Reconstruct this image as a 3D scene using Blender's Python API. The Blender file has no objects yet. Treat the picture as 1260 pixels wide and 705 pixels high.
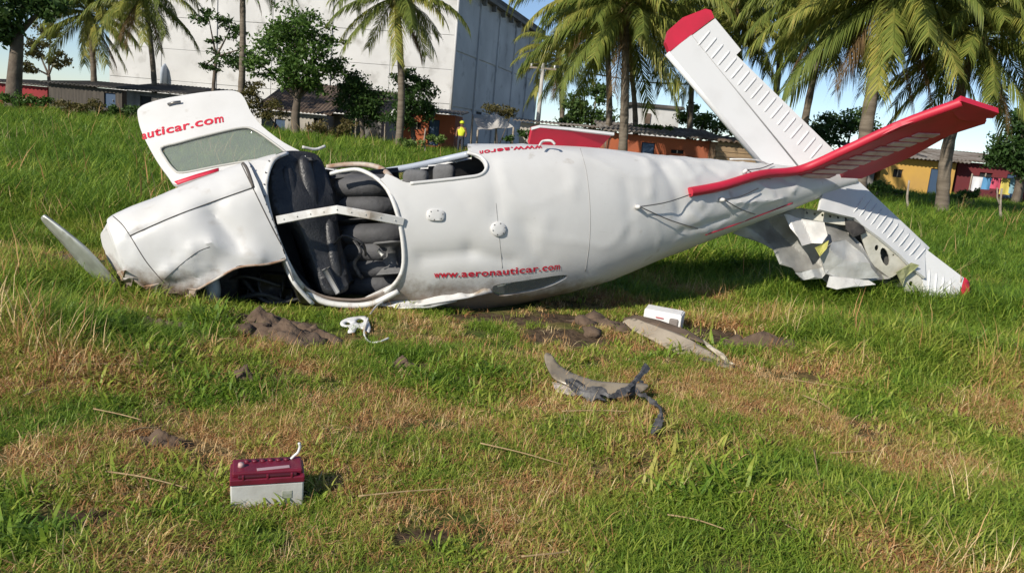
import bpy, bmesh, math, random
import numpy as np
from mathutils import Vector, Matrix, noise
from mathutils.bvhtree import BVHTree
from mathutils.geometry import delaunay_2d_cdt
random.seed(7); rng = np.random.default_rng(11)
V = Vector
scene = bpy.context.scene
col = scene.collection
R = math.radians

# ------------------------------------------------------------------ camera
CAM = V((0, 0, 1.4)); FPX = 989.0; W0, H0 = 1260.0, 705.0
PITCH, ROLL = R(10.75), R(5.2)
_f = V((0, math.cos(PITCH), -math.sin(PITCH)))
_u0 = V((0, math.sin(PITCH), math.cos(PITCH))); _r0 = V((1, 0, 0))
_r = _r0 * math.cos(ROLL) + _u0 * math.sin(ROLL)
_u = -_r0 * math.sin(ROLL) + _u0 * math.cos(ROLL)
cd = bpy.data.cameras.new('camera'); cam = bpy.data.objects.new('camera', cd); col.objects.link(cam)
cd.sensor_width = 36; cd.lens = FPX / W0 * 36; cd.clip_start = 0.05; cd.clip_end = 5000
m = Matrix((_r, _u, -_f)).transposed().to_4x4(); m.translation = CAM
cam.matrix_world = m
scene.camera = cam
# ------------------------------------------------------------------ light
SUN = V((-0.55, -0.62, 0.50)).normalized()
w = bpy.data.worlds.new('World'); scene.world = w; w.use_nodes = True
nt = w.node_tree; sky = nt.nodes.new('ShaderNodeTexSky'); sky.sky_type = 'NISHITA'; sky.sun_disc = False
sky.sun_elevation = math.asin(SUN.z); sky.sun_rotation = math.atan2(SUN.x, SUN.y)
sky.dust_density = 0.35; sky.air_density = .75; sky.ozone_density = 1.6; sky.altitude = 900
nt.links.new(sky.outputs[0], nt.nodes['Background'].inputs[0]); nt.nodes['Background'].inputs[1].default_value = 0.108
sl = bpy.data.lights.new('sun', 'SUN'); sl.energy = 4.7; sl.angle = R(0.55); sl.color = (1, .93, .82)
so = bpy.data.objects.new('sun', sl); col.objects.link(so); so.rotation_euler = (-SUN).to_track_quat('-Z', 'Y').to_euler(); so.location = SUN * 80
scene.view_settings.view_transform = 'Standard'; scene.view_settings.look = 'None'
scene.cycles.max_bounces = 5; scene.cycles.diffuse_bounces = 3; scene.cycles.glossy_bounces = 2; scene.cycles.transmission_bounces = 3; scene.cycles.transparent_max_bounces = 6
scene.view_settings.exposure = 0.20; scene.view_settings.gamma = 1.0

# ------------------------------------------------------------------ pixel helpers (a pixel gives a direction; distance is given)
def ray(px, py): return (_f * FPX + _r * (px - W0 / 2) - _u * (py - H0 / 2)).normalized()
def P(px, py, Y):
    d = ray(px, py); return CAM + d * (Y / d.y)
def G(px, py, z=0.0):
    d = ray(px, py); return CAM + d * ((z - CAM.z) / d.z)
def proj(p):
    q = p - CAM; z = q.dot(_f); return (W0 / 2 + FPX * q.dot(_r) / z, H0 / 2 - FPX * q.dot(_u) / z)

# ------------------------------------------------------------------ materials
def lin(r, g, b):
    f = lambda c: (c / 255 / 12.92) if c / 255 <= .04045 else ((c / 255 + .055) / 1.055) ** 2.4
    return (f(r), f(g), f(b), 1)
MATS = {}
def mat(name, c, rough=.5, c2=None, scale=5, detail=6, metal=0, bump=0, bscale=None, spec=.5, coat=0, lo=.35, hi=.7,
        c3=None, s3=1.5, lo3=.5, hi3=.7, trans=0, stretch=None):
    """Principled material, colour mixed by one or two object-space noises, with fine bump."""
    if name in MATS: return MATS[name]
    M = bpy.data.materials.new(name); M.use_nodes = True; n = M.node_tree.nodes; L = M.node_tree.links
    b = n['Principled BSDF']; b.inputs['Roughness'].default_value = rough; b.inputs['Metallic'].default_value = metal
    b.inputs['Specular IOR Level'].default_value = spec; b.inputs['Coat Weight'].default_value = coat
    if trans: b.inputs['Transmission Weight'].default_value = trans
    def C(c): return tuple(c) if len(c) == 4 else (*c, 1)
    b.inputs['Base Color'].default_value = C(c)
    tc = n.new('ShaderNodeTexCoord'); vec = tc.outputs['Object']
    if stretch:
        mp = n.new('ShaderNodeMapping'); mp.inputs['Scale'].default_value = stretch; L.new(vec, mp.inputs[0]); vec = mp.outputs[0]
    cur = None
    for cc, sc, a, e in ((c2, scale, lo, hi), (c3, s3, lo3, hi3)):
        if cc is None: continue
        t = n.new('ShaderNodeTexNoise'); t.inputs['Scale'].default_value = sc; t.inputs['Detail'].default_value = detail; L.new(vec, t.inputs[0])
        mr = n.new('ShaderNodeMapRange'); mr.inputs[1].default_value = a; mr.inputs[2].default_value = e; L.new(t.outputs[0], mr.inputs[0])
        mx = n.new('ShaderNodeMix'); mx.data_type = 'RGBA'; L.new(mr.outputs[0], mx.inputs[0])
        if cur is None: mx.inputs[6].default_value = C(c)
        else: L.new(cur, mx.inputs[6])
        mx.inputs[7].default_value = C(cc); cur = mx.outputs[2]
    if cur is not None: L.new(cur, b.inputs['Base Color'])
    if bump:
        t = n.new('ShaderNodeTexNoise'); t.inputs['Scale'].default_value = bscale or scale * 4; t.inputs['Detail'].default_value = 5; L.new(vec, t.inputs[0])
        bp = n.new('ShaderNodeBump'); bp.inputs['Strength'].default_value = bump; bp.inputs['Distance'].default_value = .02
        L.new(t.outputs[0], bp.inputs['Height']); L.new(bp.outputs[0], b.inputs['Normal'])
    MATS[name] = M; return M
def leafmat(name, ramp, rough=.5, island=True, transl=.35, attr=None):
    M = bpy.data.materials.new(name); M.use_nodes = True; n = M.node_tree.nodes; L = M.node_tree.links
    b = n['Principled BSDF']; b.inputs['Roughness'].default_value = rough; b.inputs['Specular IOR Level'].default_value = .3
    r = n.new('ShaderNodeValToRGB'); e = r.color_ramp.elements
    while len(e) < len(ramp): e.new(.5)
    for i, (p, c) in enumerate(ramp): e[i].position = p; e[i].color = (*c, 1)
    if attr:
        a = n.new('ShaderNodeAttribute'); a.attribute_type = 'INSTANCER'; a.attribute_name = attr
        g = n.new('ShaderNodeNewGeometry'); ad = n.new('ShaderNodeMath'); ad.operation = 'MULTIPLY_ADD'
        L.new(g.outputs['Random Per Island'], ad.inputs[0]); ad.inputs[1].default_value = .34; L.new(a.outputs['Fac'], ad.inputs[2]); L.new(ad.outputs[0], r.inputs[0])
    elif island:
        g = n.new('ShaderNodeNewGeometry'); oi = n.new('ShaderNodeObjectInfo'); ad = n.new('ShaderNodeMath'); ad.operation = 'MULTIPLY_ADD'
        L.new(oi.outputs['Random'], ad.inputs[0]); ad.inputs[1].default_value = .5
        m2 = n.new('ShaderNodeMath'); m2.operation = 'MULTIPLY'; m2.inputs[1].default_value = .5; L.new(g.outputs['Random Per Island'], m2.inputs[0])
        L.new(m2.outputs[0], ad.inputs[2]); L.new(ad.outputs[0], r.inputs[0])
    L.new(r.outputs[0], b.inputs['Base Color'])
    t = n.new('ShaderNodeBsdfTranslucent'); L.new(r.outputs[0], t.inputs[0]); mx = n.new('ShaderNodeMixShader'); mx.inputs[0].default_value = transl
    L.new(b.outputs[0], mx.inputs[1]); L.new(t.outputs[0], mx.inputs[2]); L.new(mx.outputs[0], n['Material Output'].inputs[0])
    MATS[name] = M; return M
def glassmat(name, tint, amount, rough=.05):
    M = bpy.data.materials.new(name); M.use_nodes = True; n = M.node_tree.nodes; L = M.node_tree.links
    b = n['Principled BSDF']; b.inputs['Base Color'].default_value = (*tint, 1); b.inputs['Roughness'].default_value = rough
    t = n.new('ShaderNodeBsdfTransparent'); t.inputs[0].default_value = (.9, .93, .9, 1); mx = n.new('ShaderNodeMixShader'); mx.inputs[0].default_value = amount
    L.new(t.outputs[0], mx.inputs[1]); L.new(b.outputs[0], mx.inputs[2]); L.new(mx.outputs[0], n['Material Output'].inputs[0])
    MATS[name] = M; return M

white = mat('white_paint', (.63, .625, .605), .45, (.54, .53, .505), 2.2, coat=.12, lo=.45, hi=.85, c3=(.42, .38, .32), s3=7, lo3=.66, hi3=.82, bump=.10, bscale=5)
whiteclean = mat('white_paint_tail', (.64, .645, .64), .45, (.56, .56, .55), 3, coat=.1, lo=.5, hi=.9)
def addmud(M, z0, z1, amt=.9, scratch=True):
    n = M.node_tree.nodes; L = M.node_tree.links; b = n['Principled BSDF']; src = b.inputs['Base Color'].links[0].from_socket
    tc = n.new('ShaderNodeTexCoord'); sx = n.new('ShaderNodeSeparateXYZ'); L.new(tc.outputs['Object'], sx.inputs[0])
    mr = n.new('ShaderNodeMapRange'); mr.inputs[1].default_value = z1; mr.inputs[2].default_value = z0; L.new(sx.outputs[2], mr.inputs[0])
    t = n.new('ShaderNodeTexNoise'); t.inputs['Scale'].default_value = 8; t.inputs['Detail'].default_value = 9; t.inputs['Roughness'].default_value = .7; L.new(tc.outputs['Object'], t.inputs[0])
    a = n.new('ShaderNodeMath'); a.operation = 'ADD'; L.new(mr.outputs[0], a.inputs[0]); L.new(t.outputs[0], a.inputs[1])
    m2 = n.new('ShaderNodeMapRange'); m2.inputs[1].default_value = .82; m2.inputs[2].default_value = 1.25; m2.inputs[4].default_value = amt; L.new(a.outputs[0], m2.inputs[0])
    mx = n.new('ShaderNodeMix'); mx.data_type = 'RGBA'; L.new(m2.outputs[0], mx.inputs[0]); L.new(src, mx.inputs[6]); mx.inputs[7].default_value = (.16, .105, .065, 1)
    out = mx.outputs[2]
    if scratch:
        mp = n.new('ShaderNodeMapping'); mp.inputs['Scale'].default_value = (1.2, 1.2, 9); mp.inputs['Rotation'].default_value = (0, .25, .3); L.new(tc.outputs['Object'], mp.inputs[0])
        t2 = n.new('ShaderNodeTexNoise'); t2.inputs['Scale'].default_value = 6; t2.inputs['Detail'].default_value = 8; t2.inputs['Roughness'].default_value = .75; L.new(mp.outputs[0], t2.inputs[0])
        m3 = n.new('ShaderNodeMapRange'); m3.inputs[1].default_value = .62; m3.inputs[2].default_value = .72; m3.inputs[4].default_value = .45; L.new(t2.outputs[0], m3.inputs[0])
        mx2 = n.new('ShaderNodeMix'); mx2.data_type = 'RGBA'; L.new(m3.outputs[0], mx2.inputs[0]); L.new(out, mx2.inputs[6]); mx2.inputs[7].default_value = (.38, .37, .34, 1); out = mx2.outputs[2]
    L.new(out, b.inputs['Base Color'])
addmud(white, .02, .42, .85)
cowlpaint = mat('cowl_paint', (.62, .615, .60), .45, (.53, .52, .495), 2.5, coat=.08, lo=.45, hi=.85, c3=(.45, .41, .36), s3=6, lo3=.6, hi3=.8, bump=.12, bscale=7)
addmud(cowlpaint, .05, .40, .95)
dirtywhite = mat('dirty_white_paint', (.66, .65, .62), .45, (.24, .18, .12), 6, lo=.5, hi=.75, bump=.15, bscale=12)
red = mat('red_paint', (.56, .018, .05), .5, (.42, .02, .04), 4, coat=.0, bump=.05)
redtxt = mat('red_lettering', (.55, .015, .04), .5)
vinyl = mat('black_vinyl', (.022, .023, .026), .42, (.05, .05, .052), 9, bump=.3, bscale=60)
lining = mat('cabin_lining', (.045, .046, .05), .7, (.09, .09, .088), 4, bump=.2)
seatm = mat('grey_seat_vinyl', (.085, .085, .09), .75, (.05, .05, .052), 6, bump=.3, bscale=30)
alu = mat('bare_aluminium', (.52, .52, .49), .45, (.30, .285, .25), 4, metal=.3, lo=.4, hi=.75, bump=.35, bscale=14)
rawmetal = mat('primed_metal', (.62, .60, .52), .6, (.44, .42, .34), 6, metal=.2, bump=.15)
greenprimer = mat('green_primer', (.34, .36, .16), .6, (.20, .20, .12), 6, metal=.2)
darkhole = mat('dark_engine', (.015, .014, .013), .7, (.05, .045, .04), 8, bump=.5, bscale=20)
steel = mat('steel_wire', (.22, .21, .2), .4, metal=.8)
rustm = mat('rusty_trim', (.28, .15, .08), .8, (.5, .46, .4), 10)
cglass = glassmat('grey_window_glass', (.30, .33, .31), .40)
batred = mat('maroon_plastic', (.17, .012, .03), .4, (.10, .012, .022), 12, lo=.4, hi=.7)
batwhite = mat('grey_white_plastic', (.60, .60, .57), .45, (.42, .40, .36), 9, bump=.06)
plastic = mat('white_plastic', (.74, .74, .72), .4, (.5, .48, .44), 9, lo=.5, hi=.8)
fairing = mat('tan_grey_panel', (.27, .23, .17), .32, (.13, .105, .075), 3, c3=(.09, .07, .05), s3=11, lo3=.55, hi3=.75, bump=.2)
rubber = mat('black_rubber', (.025, .025, .027), .6, (.15, .145, .14), 22, bump=.4, bscale=30)
soil = mat('dug_soil', (.085, .055, .036), .95, (.16, .11, .072), 9, bump=1.0, bscale=22)
bark = mat('palm_bark', (.20, .165, .125), .9, (.09, .07, .05), 1.2, bump=.8, bscale=6, stretch=(1, 1, 6))
bark2 = mat('tree_bark', (.15, .12, .09), .9, (.08, .06, .045), 3, bump=.8, bscale=8)
woodpost = mat('weathered_post', (.36, .31, .25), .9, (.20, .16, .12), 4, bump=.5)
tin = mat('weathered_tin_roof', (.22, .20, .18), .85, (.10, .075, .055), 1.3, spec=.2, c3=(.30, .29, .27), s3=.6, bump=.1)
rustroof = mat('rusty_tin_roof', (.17, .125, .095), .75, (.08, .055, .04), 1.2, spec=.2)
darkroof = mat('dark_sheet_roof', (.075, .07, .065), .8, (.035, .033, .03), .8, c3=(.15, .13, .11), s3=.5)
orangew = mat('orange_plaster', (.42, .115, .045), .9, (.34, .09, .04), .8, c3=(.25, .09, .05), s3=.5)
yelloww = mat('yellow_plaster', (.60, .36, .08), .9, (.50, .30, .09), .9)
maroonw = mat('maroon_plaster', (.17, .025, .03), .9, (.12, .025, .03), 1)
redw = mat('red_plaster', (.30, .03, .035), .9, (.2, .03, .03), 1)
greyw = mat('grey_plaster', (.24, .23, .21), .9, (.14, .13, .12), 1)
plankm = mat('old_plank', (.32, .22, .125), .9, (.17, .12, .08), 2, bump=.3, stretch=(.4, 1, 5))
whitewall = mat('whitewash', (.58, .575, .56), .9, (.48, .475, .46), .35, c3=(.33, .32, .30), s3=.8, lo3=.55, hi3=.78, bump=.15, bscale=2)
greywall = mat('stained_concrete', (.56, .57, .575), .9, (.40, .41, .42), .3, c3=(.20, .20, .20), s3=.7, lo3=.58, hi3=.8, bump=.15, bscale=2)
concrete = mat('dark_concrete', (.20, .195, .18), .9, (.11, .105, .10), .8)
dark = mat('dark_opening', (.02, .02, .02), .9)
tarp = mat('grey_tarp', (.42, .40, .37), .8, (.28, .27, .25), 1)
frondM = leafmat('palm_frond', [(0, (.10, .145, .030)), (.45, (.20, .24, .05)), (.75, (.36, .34, .075)), (1, (.46, .37, .10))], .45)
frondD = leafmat('dead_frond', [(0, (.10, .06, .025)), (1, (.26, .17, .08))], .8)
leafA = leafmat('leaf_green', [(0, (.045, .10, .018)), (.5, (.095, .17, .032)), (1, (.17, .23, .06))])
leafB = leafmat('leaf_dark', [(0, (.028, .065, .014)), (.5, (.052, .105, .024)), (1, (.095, .15, .04))])
leafC = leafmat('leaf_olive', [(0, (.06, .06, .018)), (.5, (.11, .10, .03)), (1, (.17, .13, .05))])
grassM = leafmat('grass_blade', [(0, (.055, .135, .015)), (.3, (.175, .29, .030)), (.55, (.32, .40, .055)), (.8, (.46, .44, .10)), (1, (.56, .45, .17))], .5, attr='tint', transl=.4)
strawM = leafmat('straw_blade', [(0, (.30, .135, .055)), (.35, (.50, .27, .11)), (.7, (.68, .46, .21)), (1, (.76, .60, .34))], .7, attr='tint', transl=.25)

# ------------------------------------------------------------------ object helpers
def obj(name, me, m=None, parent=None, smooth=True, loc=None):
    o = bpy.data.objects.new(name, me); col.objects.link(o)
    if m is not None and not me.materials: me.materials.append(m)
    if smooth: me.shade_smooth()
    if parent is not None: o.parent = parent
    if loc is not None: o.location = loc
    return o
def tag(o, label, cat, group=None):
    o['label'] = label; o['category'] = cat
    if group: o['group'] = group
    return o
def empty(name, loc, label, cat, group=None):
    o = bpy.data.objects.new(name, None); col.objects.link(o); o.location = loc; o.empty_display_size = .1
    return tag(o, label, cat, group)
def kid(name, me, m, root, smooth=True):
    """part whose mesh is in world coordinates, hung under a root that is only translated"""
    off = V((0, 0, 0)); p = root
    while p is not None: off += p.location; p = p.parent
    me.transform(Matrix.Translation(-off)); return obj(name, me, m, root, smooth)
def mesh(vs, fs, name='m'):
    me = bpy.data.meshes.new(name); me.from_pydata([tuple(v) for v in vs], [], [tuple(f) for f in fs]); me.update(); return me
def frombm(bm):
    bmesh.ops.recalc_face_normals(bm, faces=bm.faces); me = bpy.data.meshes.new('m'); bm.to_mesh(me); bm.free(); return me
def sharp(o, a=40):
    me = o.data
    try: me.set_sharp_from_angle(angle=R(a))
    except Exception: pass
    return o
def basis(d, hint=V((0, 0, 1))):
    d = d.normalized(); x = hint.cross(d)
    if x.length < 1e-4: x = V((1, 0, 0)).cross(d)
    x.normalize(); return x, d.cross(x)
def tube(pts, rad, n=8, flat=1.0, hint=V((0, 0, 1)), cap=True):
    pts = [V(p) for p in pts]; k = len(pts); rad = [rad] * k if not hasattr(rad, '__len__') else rad
    vs, fs = [], []
    for i in range(k):
        d = (pts[min(i + 1, k - 1)] - pts[max(i - 1, 0)]).normalized()
        if i == 0: x, y = basis(d, hint if abs(d.dot(hint)) < .93 else V((0, 1, .1)))
        else:
            x = x - d * x.dot(d); x.normalize(); y = d.cross(x)
        for j in range(n):
            a = 2 * math.pi * j / n; vs.append(pts[i] + (x * math.cos(a) + y * math.sin(a) * flat) * rad[i])
    for i in range(k - 1):
        for j in range(n): fs.append((i * n + j, i * n + (j + 1) % n, (i + 1) * n + (j + 1) % n, (i + 1) * n + j))
    if cap: fs.append(tuple(range(n))[::-1]); fs.append(tuple((k - 1) * n + j for j in range(n)))
    return mesh(vs, fs)
def smoothpath(pts, n=6, closed=False):
    pts = [V(p) for p in pts]; k = len(pts); out = []
    for i in range(k if closed else k - 1):
        g = (lambda j: pts[j % k]) if closed else (lambda j: pts[max(0, min(k - 1, j))])
        a, b, c, d = g(i - 1), g(i), g(i + 1), g(i + 2)
        for t in range(n):
            t /= n; out.append(.5 * ((2 * b) + (c - a) * t + (2 * a - 5 * b + 4 * c - d) * t * t + (3 * b - a - 3 * c + d) * t ** 3))
    if not closed: out.append(pts[-1])
    return out
def smooth2(pts, n=5): return [(p.x, p.y) for p in smoothpath([V((a, b, 0)) for a, b in pts], n, True)]
def beam(p0, p1, w, h, hint=V((0, 0, 1)), bev=.0, seg=2):
    """box from p0 to p1; w along the side axis, h along the up-ish axis"""
    p0, p1 = V(p0), V(p1); d = p1 - p0; x, y = basis(d, hint); bm = bmesh.new()
    bmesh.ops.create_cube(bm, size=1)
    M = Matrix((x * w, y * h, d)).transposed().to_4x4(); M.translation = (p0 + p1) / 2
    bm.transform(M)
    if bev: bmesh.ops.bevel(bm, geom=bm.edges[:], offset=bev, segments=seg, profile=.5, affect='EDGES')
    return frombm(bm)
def box(c, s, bev=0, rz=0):
    bm = bmesh.new(); bmesh.ops.create_cube(bm, size=1)
    bm.transform(Matrix.Translation(V(c)) @ Matrix.Rotation(rz, 4, 'Z') @ Matrix.Diagonal((*s, 1)))
    if bev: bmesh.ops.bevel(bm, geom=bm.edges[:], offset=bev, segments=2, profile=.5, affect='EDGES')
    return frombm(bm)
def inpoly(x, y, poly):
    r = False; j = len(poly) - 1
    for i in range(len(poly)):
        xi, yi = poly[i]; xj, yj = poly[j]
        if (yi > y) != (yj > y) and x < (xj - xi) * (y - yi) / (yj - yi) + xi: r = not r
        j = i
    return r
class Plane:
    """a plane through three points; turns pixels into points of that plane"""
    def __init__(s, a, b, c):
        s.o = V(a); s.n = (V(b) - s.o).cross(V(c) - s.o).normalized()
        if s.n.dot(CAM - s.o) < 0: s.n = -s.n
        s.x = (V(b) - s.o).normalized(); s.y = s.n.cross(s.x)
    def hit(s, px, py):
        d = ray(px, py); return CAM + d * ((s.o - CAM).dot(s.n) / d.dot(s.n))
    def uv(s, px, py):
        q = s.hit(px, py) - s.o; return (q.dot(s.x), q.dot(s.y))
    def at(s, u, v, h=0): return s.o + s.x * u + s.y * v + s.n * h
def sheet(pl, outer, holes=(), thick=.02, res=.05, disp=None):
    """a plate with its outline and holes, gridded so that it can be bent; front face on the plane"""
    O = [pl.uv(*p) for p in outer]; Hs = [[pl.uv(*p) for p in h] for h in holes]
    vs = [V(p) for p in O]; es = [(i, (i + 1) % len(O)) for i in range(len(O))]
    for h in Hs:
        b = len(vs); vs += [V(p) for p in h]; es += [(b + i, b + (i + 1) % len(h)) for i in range(len(h))]
    x0, x1 = min(p[0] for p in O), max(p[0] for p in O); y0, y1 = min(p[1] for p in O), max(p[1] for p in O)
    x = x0 + res / 2
    while x < x1:
        y = y0 + res / 2
        while y < y1:
            if inpoly(x, y, O) and not any(inpoly(x, y, h) for h in Hs): vs.append(V((x + random.uniform(-.1, .1) * res, y + random.uniform(-.1, .1) * res)))
            y += res
        x += res
    v2, e2, f2 = delaunay_2d_cdt(vs, es, [], 0, 1e-6)[:3]
    F = []
    for f in f2:
        cx = sum(v2[i].x for i in f) / len(f); cy = sum(v2[i].y for i in f) / len(f)
        if inpoly(cx, cy, O) and not any(inpoly(cx, cy, h) for h in Hs): F.append(tuple(f))
    n = len(v2); vv = []
    for k in (0, 1):
        for p in v2: vv.append(pl.at(p.x, p.y, (disp(p.x, p.y) if disp else 0) - k * thick))
    ec = {}
    for f in F:
        for i in range(len(f)):
            a, b = f[i], f[(i + 1) % len(f)]; ec[(a, b)] = 1
    fs = list(F) + [tuple(i + n for i in f[::-1]) for f in F]
    for (a, b) in ec:
        if (b, a) not in ec: fs.append((b, a, a + n, b + n))
    bm = bmesh.new(); me = mesh(vv, fs); bm.from_mesh(me); bmesh.ops.delete(bm, geom=[v for v in bm.verts if not v.link_faces], context='VERTS')
    return frombm(bm)
def nz(p, s=1.0, seed=0): return noise.noise(V((p[0] * s + seed * 13.1, p[1] * s - seed * 7.7, (p[2] if len(p) > 2 else 0) * s + seed * 3.3)))

def crump(amp, s, sd): return lambda u, v: amp * (1 - 2 * abs(nz((u, v, 0), s, sd))) + amp * .3 * abs(nz((u, v, 1), s * 2.3, sd))

# ------------------------------------------------------------------ ground
def hz(x, y):
    return .025 * np.sin(x * 1.7 + 1.3 * np.sin(y * .9)) * np.cos(y * 1.3 + .6) + .012 * np.sin(x * 4.3 + y * 3.1) + .01 * np.sin(y * 5.7 - x * 2.2)
def hzf(x, y): return float(hz(np.float64(x), np.float64(y)))
# bare soil patches: pixel, half-size in metres across and in depth
SOILP = [(340, 412, .36, .24), (190, 412, .22, .16), (300, 470, .10, .06), (192, 545, .15, .09), (497, 446, .16, .09), (385, 420, .2, .12),
         (735, 394, .55, .26), (935, 424, .6, .24), (850, 405, .5, .15), (700, 415, .35, .2), (640, 392, .5, .12), (325, 395, .4, .15), (95, 330, .3, .35), (615, 395, .4, .12), (250, 690, .10, .05), (340, 655, .09, .05), (110, 640, .12, .06), (520, 660, .12, .06)]
SOIL = [(*G(a, b).xy, c, d) for a, b, c, d in SOILP]
def soilmask(x, y):
    s = np.zeros_like(x)
    for cx, cy, a, b in SOIL: s = np.maximum(s, np.exp(-(((x - cx) / a) ** 2 + ((y - cy) / b) ** 2)))
    return s
xs = np.concatenate([[-900, -400, -200, -120], np.arange(-80, -9, 3.5), np.arange(-9, 9.01, .12), np.arange(12, 81, 3.5), [120, 200, 400, 900]])
ys = np.concatenate([[-60, -20, -5], np.arange(-1, 13.01, .12), np.arange(15, 80, 3.0), [100, 150, 250, 500, 1200]])
X, Y = np.meshgrid(xs, ys); sm = soilmask(X, Y); Z = hz(X, Y) - .02 * sm
nx, ny = len(xs), len(ys)
vs = np.stack([X.ravel(), Y.ravel(), Z.ravel()], 1)
fs = [(j * nx + i, j * nx + i + 1, (j + 1) * nx + i + 1, (j + 1) * nx + i) for j in range(ny - 1) for i in range(nx - 1)]
gme = mesh(vs.tolist(), fs, 'ground')
at = gme.attributes.new('soil', 'FLOAT', 'POINT'); at.data.foreach_set('value', sm.ravel().astype(np.float32))
GM = bpy.data.materials.new('field_soil'); GM.use_nodes = True; n = GM.node_tree.nodes; L = GM.node_tree.links
b = n['Principled BSDF']; b.inputs['Roughness'].default_value = .95; b.inputs['Specular IOR Level'].default_value = .1
tc = n.new('ShaderNodeTexCoord')
def N(sc, det=8):
    t = n.new('ShaderNodeTexNoise'); t.inputs['Scale'].default_value = sc; t.inputs['Detail'].default_value = det; L.new(tc.outputs['Object'], t.inputs[0]); return t.outputs[0]
def ramp(fac, els):
    r = n.new('ShaderNodeValToRGB'); e = r.color_ramp.elements
    while len(e) < len(els): e.new(.5)
    for i, (p, c) in enumerate(els): e[i].position = p; e[i].color = (*c, 1)
    L.new(fac, r.inputs[0]); return r.outputs[0]
thatch = ramp(N(14), [(.3, (.06, .045, .02)), (.5, (.15, .11, .045)), (.7, (.24, .17, .08))])
grn = ramp(N(9), [(.3, (.03, .055, .010)), (.7, (.085, .125, .022))])
dirt = ramp(N(18), [(.3, (.045, .030, .019)), (.7, (.12, .085, .055))])
mx = n.new('ShaderNodeMix'); mx.data_type = 'RGBA'; mr = n.new('ShaderNodeMapRange'); mr.inputs[1].default_value = .38; mr.inputs[2].default_value = .58; L.new(N(.8, 5), mr.inputs[0])
L.new(mr.outputs[0], mx.inputs[0]); L.new(grn, mx.inputs[6]); L.new(thatch, mx.inputs[7])
a_ = n.new('ShaderNodeAttribute'); a_.attribute_name = 'soil'
ns = n.new('ShaderNodeMath'); ns.operation = 'MULTIPLY_ADD'; L.new(N(7), ns.inputs[0]); ns.inputs[1].default_value = .7; L.new(a_.outputs['Fac'], ns.inputs[2])
mr2 = n.new('ShaderNodeMapRange'); mr2.inputs[1].default_value = .68; mr2.inputs[2].default_value = .85; L.new(ns.outputs[0], mr2.inputs[0])
mx2 = n.new('ShaderNodeMix'); mx2.data_type = 'RGBA'; L.new(mr2.outputs[0], mx2.inputs[0]); L.new(mx.outputs[2], mx2.inputs[6]); L.new(dirt, mx2.inputs[7]); L.new(mx2.outputs[2], b.inputs['Base Color'])
bp = n.new('ShaderNodeBump'); bp.inputs['Strength'].default_value = .9; bp.inputs['Distance'].default_value = .03; L.new(N(22), bp.inputs['Height']); L.new(bp.outputs[0], b.inputs['Normal'])
ground = obj('ground', gme, GM); ground['kind'] = 'structure'

# ------------------------------------------------------------------ aeroplane: fuselage
plane = empty('crashed_airplane', (0.0, 6.4, 0), 'crashed white and red light airplane lying on its side in the grass', 'airplane')
DY = .22
ST = [  # top pixel, bottom pixel, distance Y, half depth
    (299, 203, 366, 374, 5.84, .385), (322, 194, 388, 379, 5.90, .42), (352, 188, 414, 382, 5.96, .47), (420, 184, 455, 386, 6.08, .52), (500, 180, 522, 388, 6.22, .55), (600, 177, 612, 376, 6.42, .55),
    (715, 181, 724, 350, 6.70, .50), (800, 190, 812, 316, 7.0, .42), (880, 197, 893, 286, 7.32, .33), (950, 203, 964, 260, 7.62, .24), (1005, 207, 1016, 240, 7.88, .16), (1040, 209, 1048, 230, 8.02, .10)]
def resample(a, per):
    a = np.array(a, float); out = []
    for i in range(len(a) - 1):
        p0, p1, p2, p3 = a[max(i - 1, 0)], a[i], a[i + 1], a[min(i + 2, len(a) - 1)]
        for t in np.linspace(0, 1, per, endpoint=False):
            out.append(.5 * (2 * p1 + (p2 - p0) * t + (2 * p0 - 5 * p1 + 4 * p2 - p3) * t * t + (3 * p1 - p0 - 3 * p2 + p3) * t ** 3))
    out.append(a[-1]); return np.array(out)
def loft(ST, per, nseg, p=2.35, dent=None, capends=True):
    rows = []
    for a in ST:
        T = P(a[0], a[1], a[4] + DY); B = P(a[2], a[3], a[4] + DY); rows.append([*T, *B, a[5]])
    rs = resample(rows, per); vs = []; nrm = []; k = len(rs)
    Cs = [V((r[:3] + r[3:6]) / 2) for r in rs]
    for i, r in enumerate(rs):
        A = Cs[min(i + 2 * per, k - 1)] - Cs[max(i - 2 * per, 0)]; Vv = V((r[:3] - r[3:6]) / 2); Nn = A.cross(Vv).normalized()
        if Nn.y > 0: Nn = -Nn
        for j in range(nseg):
            t = 2 * math.pi * j / nseg; c, s = math.cos(t), math.sin(t)
            vs.append(Cs[i] + Vv * (math.copysign(abs(c) ** (2 / p), c)) + Nn * r[6] * math.copysign(abs(s) ** (2 / p), s))
    fs = [(i * nseg + j, i * nseg + (j + 1) % nseg, (i + 1) * nseg + (j + 1) % nseg, (i + 1) * nseg + j) for i in range(k - 1) for j in range(nseg)]
    if capends: fs += [tuple(range(nseg))[::-1], tuple((k - 1) * nseg + j for j in range(nseg))]
    bm = bmesh.new(); me = mesh(vs, fs); bm.from_mesh(me); bmesh.ops.recalc_face_normals(bm, faces=bm.faces); bm.normal_update()
    if dent:
        mv = [(v, v.normal.copy(), dent(v.co)) for v in bm.verts]
        for v, nn, d in mv: v.co += nn * d
        bm.normal_update()
    return bm
bvh0 = BVHTree.FromBMesh(loft(ST, 6, 48))
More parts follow.
